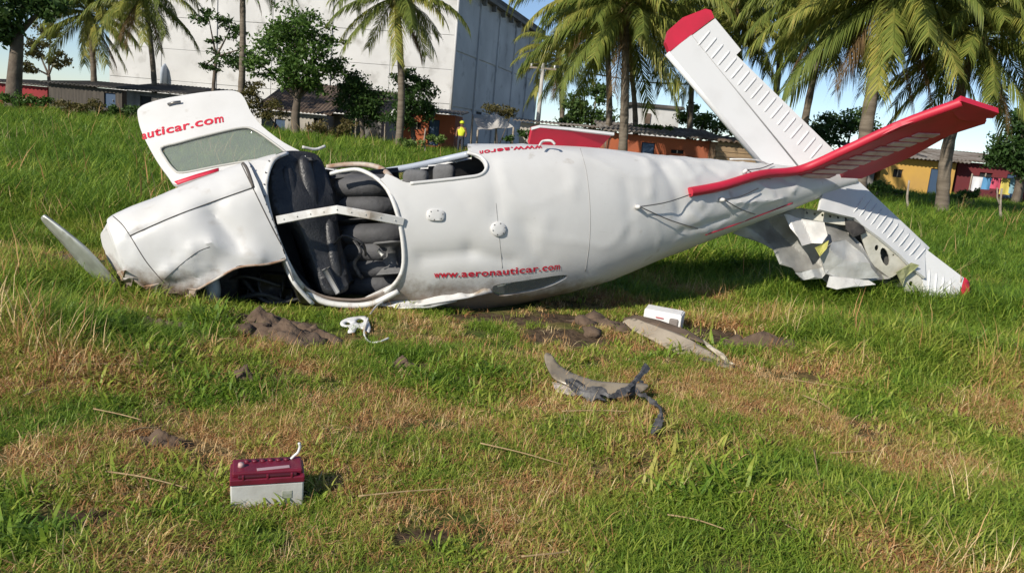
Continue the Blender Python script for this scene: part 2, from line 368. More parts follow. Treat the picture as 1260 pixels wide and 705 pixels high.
def onfus(px, py, bv=None, h=0.0):
    d = ray(px, py); r = (bv or bvh0).ray_cast(CAM, d)
    if r[0] is None:
        best = None
        for Yt in np.linspace(5.2, 8.6, 50):
            q = (bv or bvh0).find_nearest(P(px, py, Yt))
            if q[0] is not None and (best is None or q[3] < best[3]): best = q
        r = best
    nn = r[1]
    if nn.dot(d) > 0: nn = -nn
    return r[0] + nn * h
# dents: from pixel to pixel (a crease), width m, amplitude m
CRE = [((815, 205), (838, 262), .07, -.028), ((838, 200), (862, 250), .05, .022), ((795, 198), (800, 240), .05, .015), ((870, 205), (905, 235), .05, -.02),
       ((520, 318), (580, 310), .08, -.024), ((580, 310), (630, 322), .07, -.020), ((645, 280), (662, 322), .10, -.016), ((672, 270), (658, 325), .06, .008),
       ((605, 200), (612, 260), .06, -.014), ((700, 205), (705, 240), .05, .010), ((940, 210), (975, 225), .04, -.022), ((900, 250), (960, 245), .04, .02), ((840, 285), (900, 268), .05, -.018),
       ((560, 240), (575, 250), .08, -.008), ((770, 225), (775, 290), .06, -.010), ((850, 262), (870, 285), .035, .016), ((985, 208), (975, 235), .035, .02), ((925, 222), (950, 240), .04, .02)]
CRE3 = [(onfus(*a), onfus(*b_), w_, am) for a, b_, w_, am in CRE]
def dentf(p):
    d = 0.0
    for a, b_, w_, am in CRE3:
        ab = b_ - a; t = max(0, min(1, (p - a).dot(ab) / ab.length_squared)); q = (p - a - ab * t).length
        if q < 4 * w_: d += am * (.65 * math.exp(-q / (w_ * .55)) + .45 * math.exp(-(q / w_) ** 2))
    n1 = nz(p, 3.2, 1); n2 = 1 - abs(nz(p, 2.3, 2)) * 2
    return d + n1 * .0018 + max(0, n2) ** 8 * .007 * (1 if p.x > -.2 else .5)
fb = loft(ST, 20, 132, dent=dentf)
bvh = BVHTree.FromBMesh(fb)
def nearpoly(x, y, poly):
    best = None; k = len(poly)
    for i in range(k):
        ax, ay = poly[i]; bx, by = poly[(i + 1) % k]; dx, dy = bx - ax, by - ay
        t = max(0, min(1, ((x - ax) * dx + (y - ay) * dy) / (dx * dx + dy * dy + 1e-9))); qx, qy = ax + t * dx, ay + t * dy
        d = (qx - x) ** 2 + (qy - y) ** 2
        if best is None or d < best[0]: best = (d, qx, qy)
    return best
def carve(bm, mats, cuts, thick, bv):
    """open the shell inside each outline (faces nearer than a given distance), pull the rim onto the outline, give it thickness"""
    kill = set(); snap = {}
    bm.faces.ensure_lookup_table()
    for poly, ymax, dosnap in cuts:
        x0, x1 = min(p[0] for p in poly), max(p[0] for p in poly); mine = set()
        for f in bm.faces:
            c = f.calc_center_median()
            if c.y > ymax: continue
            q = proj(c)
            if x0 < q[0] < x1 and inpoly(*q, poly): mine.add(f)
        if True:
            for f in mine:
                for v in f.verts:
                    if v not in snap and any(g not in mine for g in v.link_faces): snap[v] = (poly, dosnap)
        kill |= mine
    for v, (poly, dosnap) in snap.items():
        if all(g in kill for g in v.link_faces): continue
        q = proj(v.co); d, qx, qy = nearpoly(*q, poly)
        if d > 400: continue
        if not dosnap:
            if d < 60: v.co = P(qx, qy, v.co.y)
            continue
        r = bv.ray_cast(CAM, ray(qx, qy))
        if r[0] is not None and (r[0] - v.co).length < .15: v.co = r[0]
    bmesh.ops.delete(bm, geom=list(kill), context='FACES')
    bmesh.ops.recalc_face_normals(bm, faces=bm.faces)
    me = bpy.data.meshes.new('m'); bm.to_mesh(me); bm.free()
    o = bpy.data.objects.new('tmp', me); col.objects.link(o)
    for m_ in mats: me.materials.append(m_)
    sd = o.modifiers.new('s', 'SOLIDIFY'); sd.thickness = thick; sd.offset = -1; sd.material_offset = 1
    dg = bpy.context.evaluated_depsgraph_get(); r = bpy.data.meshes.new_from_object(o.evaluated_get(dg))
    bpy.data.objects.remove(o); return r
def pathon(pts, bv, h=0.0, n=6): return [onfus(p.x, p.y, bv, h) for p in smoothpath([V((a, b_, 0)) for a, b_ in pts], n)]
def strip(pts, w, t, nn):
    """flat bar along a path: width w across, thickness t along nn"""
    vs, fs = [], []; k = len(pts); nn = nn.normalized()
    for i in range(k):
        d = (pts[min(i + 1, k - 1)] - pts[max(i - 1, 0)]).normalized(); x = nn.cross(d).normalized(); y = d.cross(x)
        for a, b_ in ((-.5, 0), (-.42, .5), (.42, .5), (.5, 0), (.42, -.5), (-.42, -.5)): vs.append(pts[i] + x * w * a + y * t * b_)
    for i in range(k - 1):
        for j in range(6): fs.append((i * 6 + j, i * 6 + (j + 1) % 6, i * 6 + 6 + (j + 1) % 6, i * 6 + 6 + j))
    fs += [tuple(range(6))[::-1], tuple((k - 1) * 6 + j for j in range(6))]
    bm = bmesh.new(); bm.from_mesh(mesh(vs, fs)); return frombm(bm)
WIND = smooth2([(343, 190), (331, 212), (329, 238), (337, 275), (353, 317), (372, 349), (394, 364), (420, 369), (450, 368), (480, 354), (497, 331), (497, 290), (486, 250), (471, 224), (447, 209), (420, 206), (395, 200), (365, 188)], 4)
RW = smooth2([(470, 205), (488, 219), (503, 225), (535, 222), (570, 218), (592, 214), (597, 204), (590, 194), (574, 188), (556, 190)], 4)
DOORCUT = [(334, 150), (574, 150), (576, 187.5), (548, 192), (490, 206), (478, 208), (470, 222), (446, 209), (418, 209), (395, 206), (345, 206), (340, 194)]
SIDEW = smooth2([(607, 352), (640, 346), (697, 338), (690, 346), (668, 355), (640, 361), (612, 364)], 3)
fus = kid('fuselage', carve(fb, [white, lining], [(WIND, 6.3, 1), (DOORCUT, 9, 0), (RW, 6.9, 1), ([(470, 216), (486, 213.5), (548, 200), (580, 194), (580, 180), (470, 190)], 9, 0), (SIDEW, 6.6, 1)], .018, bvh), None, plane)
sharp(fus, 35)
# cabin window trims and hoops, laid on the body
def ontrim(px, h=.006): return [onfus(a, b_, bvh, h) for a, b_ in px]
kid('rear_window_frame', tube(smoothpath([onfus(a, b_, bvh, .0) for a, b_ in [(505, 226), (535, 223), (570, 219), (592, 215), (599, 204), (591, 193), (575, 188)]], 5), .014, 8), white, plane)
kid('side_window_glass', sheet(Plane(onfus(610, 358, bvh, -.012), onfus(690, 342, bvh, -.012), onfus(650, 358, bvh, -.012)), [(605, 353), (640, 345), (699, 337), (690, 347), (668, 356), (640, 362), (610, 366)], thick=.006), cglass, plane)
kid('front_window_frame', tube(smoothpath([onfus(a, b_, bvh, -.005) for a, b_ in [(352, 186), (336, 196), (328, 214), (326, 238), (334, 275), (350, 317), (369, 350)]] + [P(390, 366, 5.95), P(412, 373, 5.95)], 5), .024, 8, .6), dirtywhite, plane)
for a, b_ in [(332, 200), (327.5, 214), (325.5, 228), (326.5, 242), (329.5, 256), (333, 270), (338, 284), (343, 298), (348.5, 312), (355, 326)]:
    q, q2 = onfus(a, b_, bvh, .010), onfus(a, b_, bvh, .018)
    kid('screw', tube([q, q2], .006, 6), steel, plane)
hoop = [P(407, 214, 6.18), P(425, 210, 6.15), P(445, 210, 6.13), P(470, 225, 5.98)] + [onfus(a, b_, bvh, .0) for a, b_ in [(485, 250), (495, 290), (496, 330), (481, 354)]] + [P(452, 368, 6.0), P(418, 371, 5.98)]
kid('windshield_frame', tube(smoothpath(hoop, 5), .020, 8, .8), dirtywhite, plane)
hoop2 = [P(402, 206, 6.9), P(425, 203, 6.9), P(450, 203, 6.85), P(470, 208, 6.7), P(482, 220, 6.3)]
kid('door_sill', tube(smoothpath(hoop2, 5), .028, 8, .8), rustm, plane)
bar = [onfus(341, 271.5, bvh0, .015), P(378, 264, 5.74), P(415, 258, 5.72), P(455, 265, 5.75), onfus(496, 273, bvh0, .015)]
cb = kid('windshield_bar', strip([p for p in bar], .062, .02, V((-.1, -1, .1))), dirtywhite, plane, False)
for i in range(9):
    t = .06 + i * .11; s4 = t * 4; c = bar[int(s4)].lerp(bar[int(s4) + 1], s4 % 1)
    kid('rivet', tube([c + V((0, -.008, 0)), c + V((0, -.016, 0))], [.006, .004], 8), alu, cb)
# panel seam and roof fittings
for pts in ([(714, 183), (722, 215), (726, 260), (725, 300), (720, 334)], [(610, 250), (614, 290), (618, 330)]):
    kid('panel_seam', tube(pathon(pts, bvh, .0005), .0028, 5, .7), mat('seam_grey', (.36, .35, .33), .7), plane)
for (a, b_), rx, rz in (((536, 265), .067, .045), ((613, 282), .062, .056)):
    c = onfus(a, b_, bvh); nn = (onfus(a, b_, bvh, 1) - c); x, y = basis(nn)
    vs = []; k = 24; prof = [(1, 0), (1, .010), (.88, .016), (.35, .018)]
    for s_, h_ in prof:
        for j in range(k):
            t = 2 * math.pi * j / k; e = 3.2 if rx > .065 else 2
            cx_, sx_ = math.cos(t), math.sin(t)
            vs.append(c + x * rx * s_ * math.copysign(abs(cx_) ** (2 / e), cx_) + y * rz * s_ * math.copysign(abs(sx_) ** (2 / e), sx_) + nn * h_)
    fs = [(i * k + j, i * k + (j + 1) % k, (i + 1) * k + (j + 1) % k, (i + 1) * k + j) for i in range(3) for j in range(k)] + [tuple(3 * k + j for j in range(k))]
    o = sharp(kid('roof_vent', mesh(vs, fs), white, plane))
    for j in range(6):
        t = j * math.pi / 3 + .3; q = c + x * rx * .78 * math.cos(t) + y * rz * .78 * math.sin(t) + nn * .016
        kid('screw', tube([q, q + nn * .003], .005, 6), steel, o)
# lettering
def textmesh(body):
    cu = bpy.data.curves.new('t', 'FONT'); cu.body = body; cu.size = 1; cu.offset = .022; cu.resolution_u = 3; cu.space_character = 1.06
    o = bpy.data.objects.new('tmp', cu); col.objects.link(o); dg = bpy.context.evaluated_depsgraph_get()
    me = bpy.data.meshes.new_from_object(o.evaluated_get(dg)); bpy.data.objects.remove(o)
    xs_ = [v.co.x for v in me.vertices]; x0, x1 = min(xs_), max(xs_)
    for v in me.vertices: v.co.x = (v.co.x - x0) / (x1 - x0)
    return me
def lettering(body, base, up, f, parent):
    """base: pixels of the baseline from first to last letter; up: pixel vector of one em"""
    me = textmesh(body); bm = bmesh.new(); bm.from_mesh(me)
    bmesh.ops.subdivide_edges(bm, edges=[e for e in bm.edges if e.calc_length() > .03], cuts=1); 
    pts = [V((a, b_, 0)) for a, b_ in base]; q = smoothpath(pts, 12)
    for v in bm.verts:
        s = max(0, min(.9999, v.co.x)) * (len(q) - 1); i = int(s); p = q[i].lerp(q[i + 1], s - i)
        v.co = f(p.x + up[0] * v.co.y, p.y + up[1] * v.co.y)
    me = bpy.data.meshes.new('m'); bm.to_mesh(me); bm.free(); return kid('lettering', me, redtxt, parent)
fh = lambda a, b_: onfus(a, b_, bvh, .005)
lettering('www.aeronauticar.com', [(534, 341.5), (610, 338.5), (689, 331)], (0, -11.5), fh, plane)
lettering('www.aeron', [(667, 179.6), (628, 182), (590, 186.5)], (0, 7.5), fh, plane)

# ------------------------------------------------------------------ cowling
CW = [(127, 284, 149, 336, 5.36, .10), (131, 275, 158, 350, 5.39, .22), (142, 263, 180, 368, 5.45, .32), (222, 230, 276, 384, 5.62, .38), (303, 199, 368, 372, 5.83, .405)]
CC = [((160, 290), (311, 231), .02, -.012), ((262, 262), (290, 300), .10, -.055), ((238, 306), (262, 300), .06, .022), ((200, 338), (238, 310), .045, .014), ((262, 300), (318, 322), .06, .022), ((285, 300), (320, 315), .06, .02), ((220, 350), (265, 335), .05, -.02)]
bvc0 = BVHTree.FromBMesh(loft(CW, 6, 40, 2.6))
CC3 = [(onfus(*a, bvc0), onfus(*b_, bvc0), w_, am) for a, b_, w_, am in CC]
def dentc(p):
    d = 0
    for a, b_, w_, am in CC3:
        ab = b_ - a; t = max(0, min(1, (p - a).dot(ab) / ab.length_squared)); q = (p - a - ab * t).length
        if q < 4 * w_: d += am * (.6 * math.exp(-q / (w_ * .6)) + .5 * math.exp(-(q / w_) ** 2))
    lowz = max(0, .45 - p.z)
    return d + nz(p, 4, 5) * .006 + nz(p, 11, 6) * .003 + lowz * .09 * (abs(nz(p, 9, 8)) - .2)
bc = loft(CW, 26, 120, 2.6, dentc); bvc = BVHTree.FromBMesh(bc)
LOWCUT = [(368, 300), (354, 317), (330, 324), (294, 328), (267, 342), (240, 358), (219, 369), (200, 360), (178, 352), (165, 346), (150, 343), (138, 341), (100, 341), (100, 430), (420, 430), (385, 360)]
LOWCUT = [(a + (3.0 * nz((a * .13, b_ * .11, 0), 1, 4) if 140 < a < 350 else 0), b_ + (4.5 * nz((a * .21, b_ * .17, 2), 1, 9) if 140 < a < 350 else 0)) for a, b_ in [(LOWCUT[i][0] * (1 - t / 4) + LOWCUT[(i + 1) % len(LOWCUT)][0] * t / 4, LOWCUT[i][1] * (1 - t / 4) + LOWCUT[(i + 1) % len(LOWCUT)][1] * t / 4) for i in range(len(LOWCUT)) for t in range(4)]]
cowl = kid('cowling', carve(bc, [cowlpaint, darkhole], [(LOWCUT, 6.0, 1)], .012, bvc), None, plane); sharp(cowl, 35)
def seam(pts, r=.004, bv=bvc, m_=mat('seam_dark', (.09, .08, .07), .8), h=0): return kid('cowl_seam', tube(pathon(pts, bv, h), r, 5, .7), m_, cowl)
seam([(160, 290), (210, 268), (260, 249), (311, 231)], .006)
seam([(139, 266), (150, 276), (160, 290), (180, 322), (202, 348)], .004)
seam([(297, 202), (311, 231), (335, 280), (352, 312)], .005)
seam([(299, 201), (304, 208), (312, 231)], .013)
seam([(202, 344), (222, 326), (243, 310), (258, 304)], .003)
for t in range(12):
    a = 303 + (350 - 303) * t / 11 + 6; b_ = 205 + (305 - 205) * t / 11; q = onfus(a, b_, bvc, .0); q2 = onfus(a, b_, bvc, .005)
    kid('rivet', tube([q, q2], .007, 6), steel, cowl)
for a, b_, w_, h_, sd in ((158, 344, 12, 12, 1), (186, 353, 16, 13, 2), (212, 362, 14, 14, 3), (236, 358, 12, 10, 4), (150, 336, 10, 16, 6)):
    c0 = onfus(a, b_, bvc, .004); fpl2 = Plane(c0, onfus(a + w_ * .6, b_ - 2, bvc, .004), c0 + V((.01, .05, -.10)))
    kid('torn_flap', sheet(fpl2, [(a - w_ * .5, b_ - 3), (a + w_ * .6, b_ - 4), (a + w_ * .35, b_ + h_ * .6), (a + w_ * .05, b_ + h_ * .45), (a - w_ * .2, b_ + h_)], (), .004, .015, crump(.018, 14, sd)), cowlpaint if sd % 2 else rustm, cowl, False)
kid('torn_edge', tube(pathon([(352, 319), (330, 325), (294, 329), (267, 343), (240, 358), (219, 369), (200, 361), (178, 353), (163, 342)], bvc, 0, 4), .009, 6), rustm, cowl)
# what shows in the torn underside: firewall, engine block, hoses, a bent white tube
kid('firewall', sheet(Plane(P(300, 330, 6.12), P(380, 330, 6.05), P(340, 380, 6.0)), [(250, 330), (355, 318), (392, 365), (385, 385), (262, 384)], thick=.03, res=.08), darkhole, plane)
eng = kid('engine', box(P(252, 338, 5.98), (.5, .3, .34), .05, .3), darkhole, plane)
for (a, b_, c, d, e, f, r_) in ((272, 350, 300, 340, 345, 352, .012), (300, 345, 330, 372, 372, 366, .016), (318, 336, 322, 360, 352, 380, .010), (280, 372, 320, 362, 350, 372, .02)):
    kid('hose', tube(smoothpath([P(a, b_, 5.95), P(c, d, 5.86), P(e, f, 5.92)], 6), r_, 7), mat('hose_black', (.03, .03, .03), .6, (.07, .065, .06), 9), plane)
for (a, b_, w_) in ((335, 352, .16), (300, 366, .12), (352, 364, .08)):
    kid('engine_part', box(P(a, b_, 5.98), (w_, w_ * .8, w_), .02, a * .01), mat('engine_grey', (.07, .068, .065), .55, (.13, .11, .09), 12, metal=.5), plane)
kid('bent_tube', tube(smoothpath([P(259, 342, 5.72), P(262, 360, 5.70), P(256, 382, 5.70)], 5), [.055] * 11, 10), mat('pale_blue_tube', (.55, .60, .64), .4, (.4, .42, .42), 8), plane)
kid('bent_tube', tube(smoothpath([P(350, 322, 5.80), P(362, 348, 5.74), P(385, 374, 5.80)], 5), .016, 8), dirtywhite, plane)
# propeller blade
pp = Plane(P(55, 268, 5.5), P(140, 345, 5.62), P(60, 275, 5.52))
bl = smooth2([(51, 267), (56, 268), (85, 287), (112, 308), (141, 340), (146, 350), (128, 346), (110, 331), (82, 302), (60, 281), (51, 271)], 4)
kid('propeller_blade', sheet(pp, bl, thick=.02, res=.05, disp=lambda u, v: .03 * math.sin(u * 3)), mat('blade_paint', (.50, .52, .48), .35, (.33, .34, .30), 8, metal=.4), plane)

# ------------------------------------------------------------------ cabin door swung open
dp = Plane(P(175, 150, 6.35), P(340, 185, 6.15), P(240, 112, 6.6))
door_o = smooth2([(166, 134), (169, 126), (180, 121), (206, 116), (245, 111), (278, 108), (292, 110), (300, 119), (308, 136), (322, 153), (347, 170), (372, 181), (366, 190), (330, 195), (290, 202), (250, 214), (216, 224), (204, 213), (188, 190), (172, 158)], 4)
win_o = smooth2([(198, 181), (222, 175), (265, 164), (298, 156), (312, 158), (332, 170), (352, 184), (344, 188), (300, 196), (262, 204), (224, 211), (213, 207), (203, 194)], 4)
bend = lambda u, v: -.10 * ((u - .5) * 1.1) ** 2 - .05 * (v * 1.5) ** 2 + .004 * nz((u, v, 0), 5)
door = kid('cabin_door', sheet(dp, door_o, [win_o], .03, .05, bend), white, plane); sharp(door, 40)
kid('door_window', sheet(dp, win_o, (), .006, .06, lambda u, v: bend(u, v) - .012), cglass, door)
wr = [dp.at(*dp.uv(a, b_), bend(*dp.uv(a, b_)) + .002) for a, b_ in win_o]
kid('window_seal', tube(wr + [wr[0]], .009, 6), mat('seal_grey', (.45, .44, .40), .6), door)
kid('red_stripe', sheet(dp, [(213, 221), (240, 213), (268, 205), (268, 208.5), (245, 216), (217, 224.5)], (), .004, .06, lambda u, v: bend(u, v) + .004), red, door)
def fd(a, b_):
    u, v = dp.uv(a, b_); return dp.at(u, v, bend(u, v) + .004)
lettering('auticar.com', [(174, 169.5), (224, 160.3), (275, 150)], (-1.5, -14.5), fd, door)
hc = fd(215, 126); kid('door_handle', tube([fd(206, 128) + dp.n * .012, fd(214, 126) + dp.n * .016, fd(222, 125) + dp.n * .012], .011, 8), steel, door)
kid('door_arm', tube(smoothpath([P(372, 181, 6.15), P(388, 184, 6.2), P(400, 180, 6.25)], 4), .012, 6), dirtywhite, door)

# ------------------------------------------------------------------ cabin interior
gp = Plane(P(340, 200, 6.02), P(415, 340, 5.98), P(390, 200, 6.22))
go = smooth2([(335, 200), (345, 188), (372, 184), (394, 189), (404, 212), (413, 250), (421, 300), (427, 350), (416, 362), (399, 356), (386, 322), (366, 280), (340, 262), (333, 232)], 4)
kid('glareshield', sheet(gp, go, (), .16, .04, lambda u, v: .03 * math.cos(v * 9) - .02 * math.cos(u * 8)), vinyl, plane)
for a, b_, c, d, r_ in ((372, 192, 388, 262, .055), (352, 205, 362, 258, .05), (404, 270, 416, 346, .05)):
    p0, p1 = gp.hit(a, b_) + gp.n * .005, gp.hit(c, d) + gp.n * .005
    kid('glareshield_roll', tube([p0.lerp(p1, t) for t in (0, .08, .3, .6, .92, 1)], [.01, r_ * .8, r_, r_, r_ * .8, .01], 12, .7, hint=gp.n), vinyl, plane)
kid('instrument_panel', beam(P(362, 205, 6.25), P(408, 352, 6.2), .10, .30, bev=.03), lining, plane)
def seat(cx, c0, c1, Yb):
    """seat back seen from the front: stitched rolls side by side, plus cushion and headrest"""
    s = kid('seat', beam(P(cx + 12, c0, Yb + .10), P(cx + 20, c1, Yb + .06), .12, .55, hint=V((1, .5, 0)), bev=.04), seatm, plane)
    k = max(2, round((c1 - c0) / 23))
    for i in range(k):
        y = c0 + (c1 - c0) * (i + .5) / k; q = smoothpath([P(cx - 26, y, Yb + .10), P(cx + 4, y - 1, Yb - .02), P(cx + 34, y - 2, Yb - .06), P(cx + 52, y - 2, Yb + .02)], 4)
        kid('cushion_roll', tube(q, [.06] + [.105] * (len(q) - 2) + [.06], 12, .85), seatm, s)
    return s
seat(430, 218, 268, 6.42); seat(440, 280, 362, 6.38)
for (a, b_, a2, b2, y_, r_) in ((496, 222, 528, 223, 6.62, .09), (533, 217, 560, 218, 6.66, .10), (482, 296, 486, 334, 6.25, .08)):
    kid('headrest', beam(P(a, b_, y_), P(a2, b2, y_), r_ * 1.6, r_ * 2, bev=.05, seg=3), mat('grey_fabric', (.16, .16, .16), .9, (.11, .11, .112), 9, bump=.3), plane)
kid('control_yoke', tube(smoothpath([P(412, 300, 6.0), P(424, 290, 5.95), P(446, 300, 5.95), P(450, 314, 6.06)], 6), .010, 8), vinyl, plane)
kid('seat_belt', tube(smoothpath([P(436, 296, 6.22), P(444, 310, 6.16), P(436, 325, 6.16), P(446, 343, 6.2)], 6), .018, 6, .25), rubber, plane)
kid('belt_buckle', beam(P(465, 307, 6.08), P(471, 314, 6.08), .05, .02, bev=.005), alu, plane)
kid('sun_visor', beam(P(402, 330, 5.93), P(418, 358, 5.93), .14, .02, bev=.008), mat('grey_visor', (.24, .24, .24), .6), plane)
# crumpled left wing root and lower sill under the cabin
kid('crushed_wing_root', sheet(Plane(P(440, 372, 5.98), P(600, 360, 6.12), P(520, 384, 5.9)), [(446, 369), (484, 352), (505, 356), (600, 352), (606, 360), (575, 368), (520, 379), (480, 379), (440, 375)], (), .01, .03, crump(.03, 6, 3)), dirtywhite, plane)
kid('crushed_wing_root', sheet(Plane(P(474, 376, 5.94), P(560, 374, 6.0), P(520, 388, 5.84)), [(470, 373), (560, 365), (562, 371), (530, 379), (490, 380)], (), .012, .03, crump(.015, 7, 4)), alu, plane)
kid('lower_sill', tube(smoothpath([P(369, 350, 5.85), P(395, 370, 5.86), P(430, 376, 5.88), P(460, 373, 5.9), P(490, 358, 5.92)], 5), .03, 8, .8), dirtywhite, plane)
kid('door_sill', tube(smoothpath([P(476, 211, 6.85), P(510, 205, 6.9), P(548, 196.5, 6.95), P(577, 190, 6.85)], 5), .03, 8), mat('bluish_trim', (.42, .46, .52), .4), plane)
# red wing stub rising behind the cabin
wp = Plane(P(655, 176, 6.95), P(752, 172, 7.15), P(700, 158, 6.98))
kid('wing_stub', sheet(wp, [(651, 178), (655, 160), (663, 158), (753, 166.5), (738, 182), (700, 185)], (), .05, .06), red, plane, False)
kid('wing_stub_skin', strip([P(654, 159, 6.9), P(664, 156.3, 6.92), P(700, 159.2, 7.0), P(755, 165.5, 7.1)],   .026, .03, V((.0, -.9, .3))), whiteclean, plane, False)
kid('antenna_loop', tube(smoothpath([P(664, 179, 6.45), P(668, 174, 6.5), P(678, 173.5, 6.5), P(683, 178, 6.5)], 5), .010, 7), white, plane)

# ------------------------------------------------------------------ tail
sp = Plane(P(1010, 205, 8.05), P(945, 200, 7.98), P(850, 30, 8.15))
stab_o = [(944, 206), (880, 131), (824, 64), (850, 42), (880, 22), (911, 62), (906, 68), (1028, 187), (1032, 215), (980, 222)]
hinge = lambda t: ((846 + (972 - 846) * t), (46 + (203 - 46) * t))
air = lambda u, v: 0
st = sharp(kid('stabilizer', sheet(sp, [(945, 207), (880, 131), (824, 65), (850, 43), (981, 205), (972, 222)], (), .07, .08), whiteclean, plane))
el = sharp(kid('elevator', sheet(sp, [(851.5, 44), (880, 23), (912, 62), (906, 68), (1028, 187), (1034, 214), (980, 222), (984, 205)], (), .05, .08), whiteclean, plane))
sharp(kid('red_tip', sheet(sp, [(824, 64), (819, 52), (823, 37), (840, 22), (868, 11), (875, 13), (879, 22)], (), .065, .08), red, st), 30)
kid('leading_edge', tube([sp.hit(823, 64) - sp.n * .035, sp.hit(880, 131) - sp.n * .035, sp.hit(945, 207) - sp.n * .035], .035, 10), whiteclean, st)
rd = V((0, 0, 0))
for i in range(18):
    t = i / 17; a = (858.6 + 138 * t, 56.7 + 139 * t); b_ = (a[0] + 15.5, a[1] - 18.5)
    p0, p1 = sp.hit(*a), sp.hit(*b_); q = [p0 - sp.n * .004, p0.lerp(p1, .1), p0.lerp(p1, .5), p0.lerp(p1, .9), p1 - sp.n * .004]
    kid('corrugation', tube(q, [.004, .011, .012, .011, .004], 6, .9), whiteclean, el)
kid('hinge_line', tube([sp.hit(851, 43.5) + sp.n * .001, sp.hit(982, 205) + sp.n * .001], .0035, 5), mat('hinge_grey', (.40, .40, .40), .6), st)
# lower stabilizer: white skin, bent end, torn leading edge with ribs showing
lp = Plane(P(1030, 225, 8.05), P(1180, 350, 8.15), P(1080, 240, 8.22))
ls = sharp(kid('stabilizer', sheet(lp, [(1016, 222), (1036, 219), (1058, 224), (1144, 305), (1138, 313), (1139, 342), (1124, 330), (1108, 314), (1082, 292), (1060, 276), (1052, 268), (1008, 258)], (), .03, .06, lambda u, v: .006 * nz((u, v, 0), 6)), whiteclean, plane))
lp2 = Plane(P(1137, 318, 8.12), P(1185, 360, 8.06), P(1145, 350, 8.02))
le = sharp(kid('elevator', sheet(lp2, [(1140, 307), (1186, 342), (1176, 380), (1144, 381), (1136, 350), (1134, 318)], (), .04, .06), whiteclean, plane))
kid('red_tip', sheet(lp2, [(1187, 341), (1193, 347), (1194, 362), (1189, 373), (1177, 379)], (), .04, .06), red, le)
for i in range(12):
    t = i / 11; a = (1050 + 76 * t, 262 + 58 * t); b_ = (1066 + 74 * t, 238 + 66 * t)
    p0, p1 = lp.hit(*a), lp.hit(*b_); kid('corrugation', tube([p0 - lp.n * .004, p0.lerp(p1, .2) + lp.n * .006, p0.lerp(p1, .8) + lp.n * .006, p1 - lp.n * .004], [.004, .008, .008, .004], 6, .8), whiteclean, ls)
for i in range(4):
    t = i / 3; p0, p1 = lp2.hit(1144 + 26 * t, 330 + 12 * t), lp2.hit(1141 + 24 * t, 372 + 3 * t); kid('corrugation', tube([p0 - lp2.n * .004, p0.lerp(p1, .2) + lp2.n * .004, p0.lerp(p1, .8) + lp2.n * .004, p1 - lp2.n * .004], [.005, .01, .01, .005], 6, .8), whiteclean, le)
def circ(cx, cy, rx, ry, rot=0, k=12):
    o = []
    for j in range(k):
        t = 2 * math.pi * j / k; x, y = rx * math.cos(t), ry * math.sin(t); o.append((cx + x * math.cos(rot) - y * math.sin(rot), cy + x * math.sin(rot) + y * math.cos(rot)))
    return o
kid('dark_backing', sheet(Plane(P(1000, 270, 8.1), P(1110, 330, 8.12), P(1060, 345, 8.08)), [(985, 262), (1056, 268), (1085, 292), (1118, 322), (1130, 345), (1128, 372), (1110, 355), (1085, 350), (1020, 345), (985, 320)], (), .01, .06), mat('shaded_metal', (.10, .10, .095), .7, (.05, .05, .045), 5), plane)  # dark sheet behind the rib holes; shade of the hollow put into its colour
kid('spar', sheet(Plane(P(985, 262, 7.98), P(1055, 268, 8.0), P(1020, 258, 8.02)), [(978, 259), (985, 256), (1056, 266), (1056, 279), (1030, 276), (985, 268)], [circ(993 + i * 9.6, 262 + i * 1.35, 1.7, 1.7) for i in range(7)], .012, .05), rawmetal, plane, False)
kid('rib', sheet(Plane(P(1065, 290, 7.98), P(1115, 325, 8.02), P(1070, 325, 7.96)), smooth2([(1060, 281), (1082, 288), (1110, 314), (1119, 322), (1098, 341), (1088, 339), (1072, 322), (1063, 300)], 3), [circ(1089, 316, 5, 11.5, -.25), circ(1079, 305, 2.7, 3.6), circ(1099.5, 314, 1.3, 1.3)], .014, .05, lambda u, v: .01 * nz((u, v, 0), 7)), rawmetal, plane, False)
kid('rib', sheet(Plane(P(1105, 340, 7.98), P(1142, 365, 8.0), P(1120, 380, 7.94)), [(1105, 338), (1126, 326), (1133, 340), (1142, 372), (1140, 381), (1128, 382), (1116, 364)], [circ(1128, 364, 4, 6.5, .35), circ(1121, 349, 2.6, 3.2)], .014, .05), rawmetal, plane, False)
kid('torn_skin', sheet(Plane(P(1100, 335, 7.93), P(1128, 322, 7.99), P(1110, 350, 7.95)), [(1102, 335), (1120, 323), (1129, 326), (1112, 341), (1108, 352)], (), .006, .03, crump(.03, 9, 8)), greenprimer, plane, False)
def fold(amp, f, ang, sd):
    ca, sa = math.cos(ang), math.sin(ang)
    def g(u, v):
        w_ = (u * ca + v * sa) * f + 1.1 * nz((u, v, 0), 1.6, sd) + sd * .37
        tri = abs((w_ % 2) - 1) * 2 - 1
        w2 = (u * -sa + v * ca) * f * .6 + .9 * nz((u, v, 3), 2.2, sd)
        return amp * tri + amp * .5 * (abs((w2 % 2) - 1) * 2 - 1) + .012 * nz((u, v, 1), 7, sd)
    return g
skinpl = Plane(P(930, 280, 7.85), P(1100, 330, 7.9), P(1000, 350, 7.7))
kid('torn_skin', sheet(skinpl, [(900, 288), (925, 272), (955, 262), (985, 257), (1040, 274), (1062, 300), (1075, 325), (1098, 342), (1076, 345), (1062, 354), (1046, 344), (1020, 350), (1008, 338), (985, 346), (975, 330), (958, 326), (950, 308), (936, 300)], (), .004, .020, fold(.045, 4.2, .9, 11)), mat('dull_aluminium', (.42, .415, .385), .5, (.20, .19, .17), 4, metal=.3, bump=.3, bscale=14), plane, False)
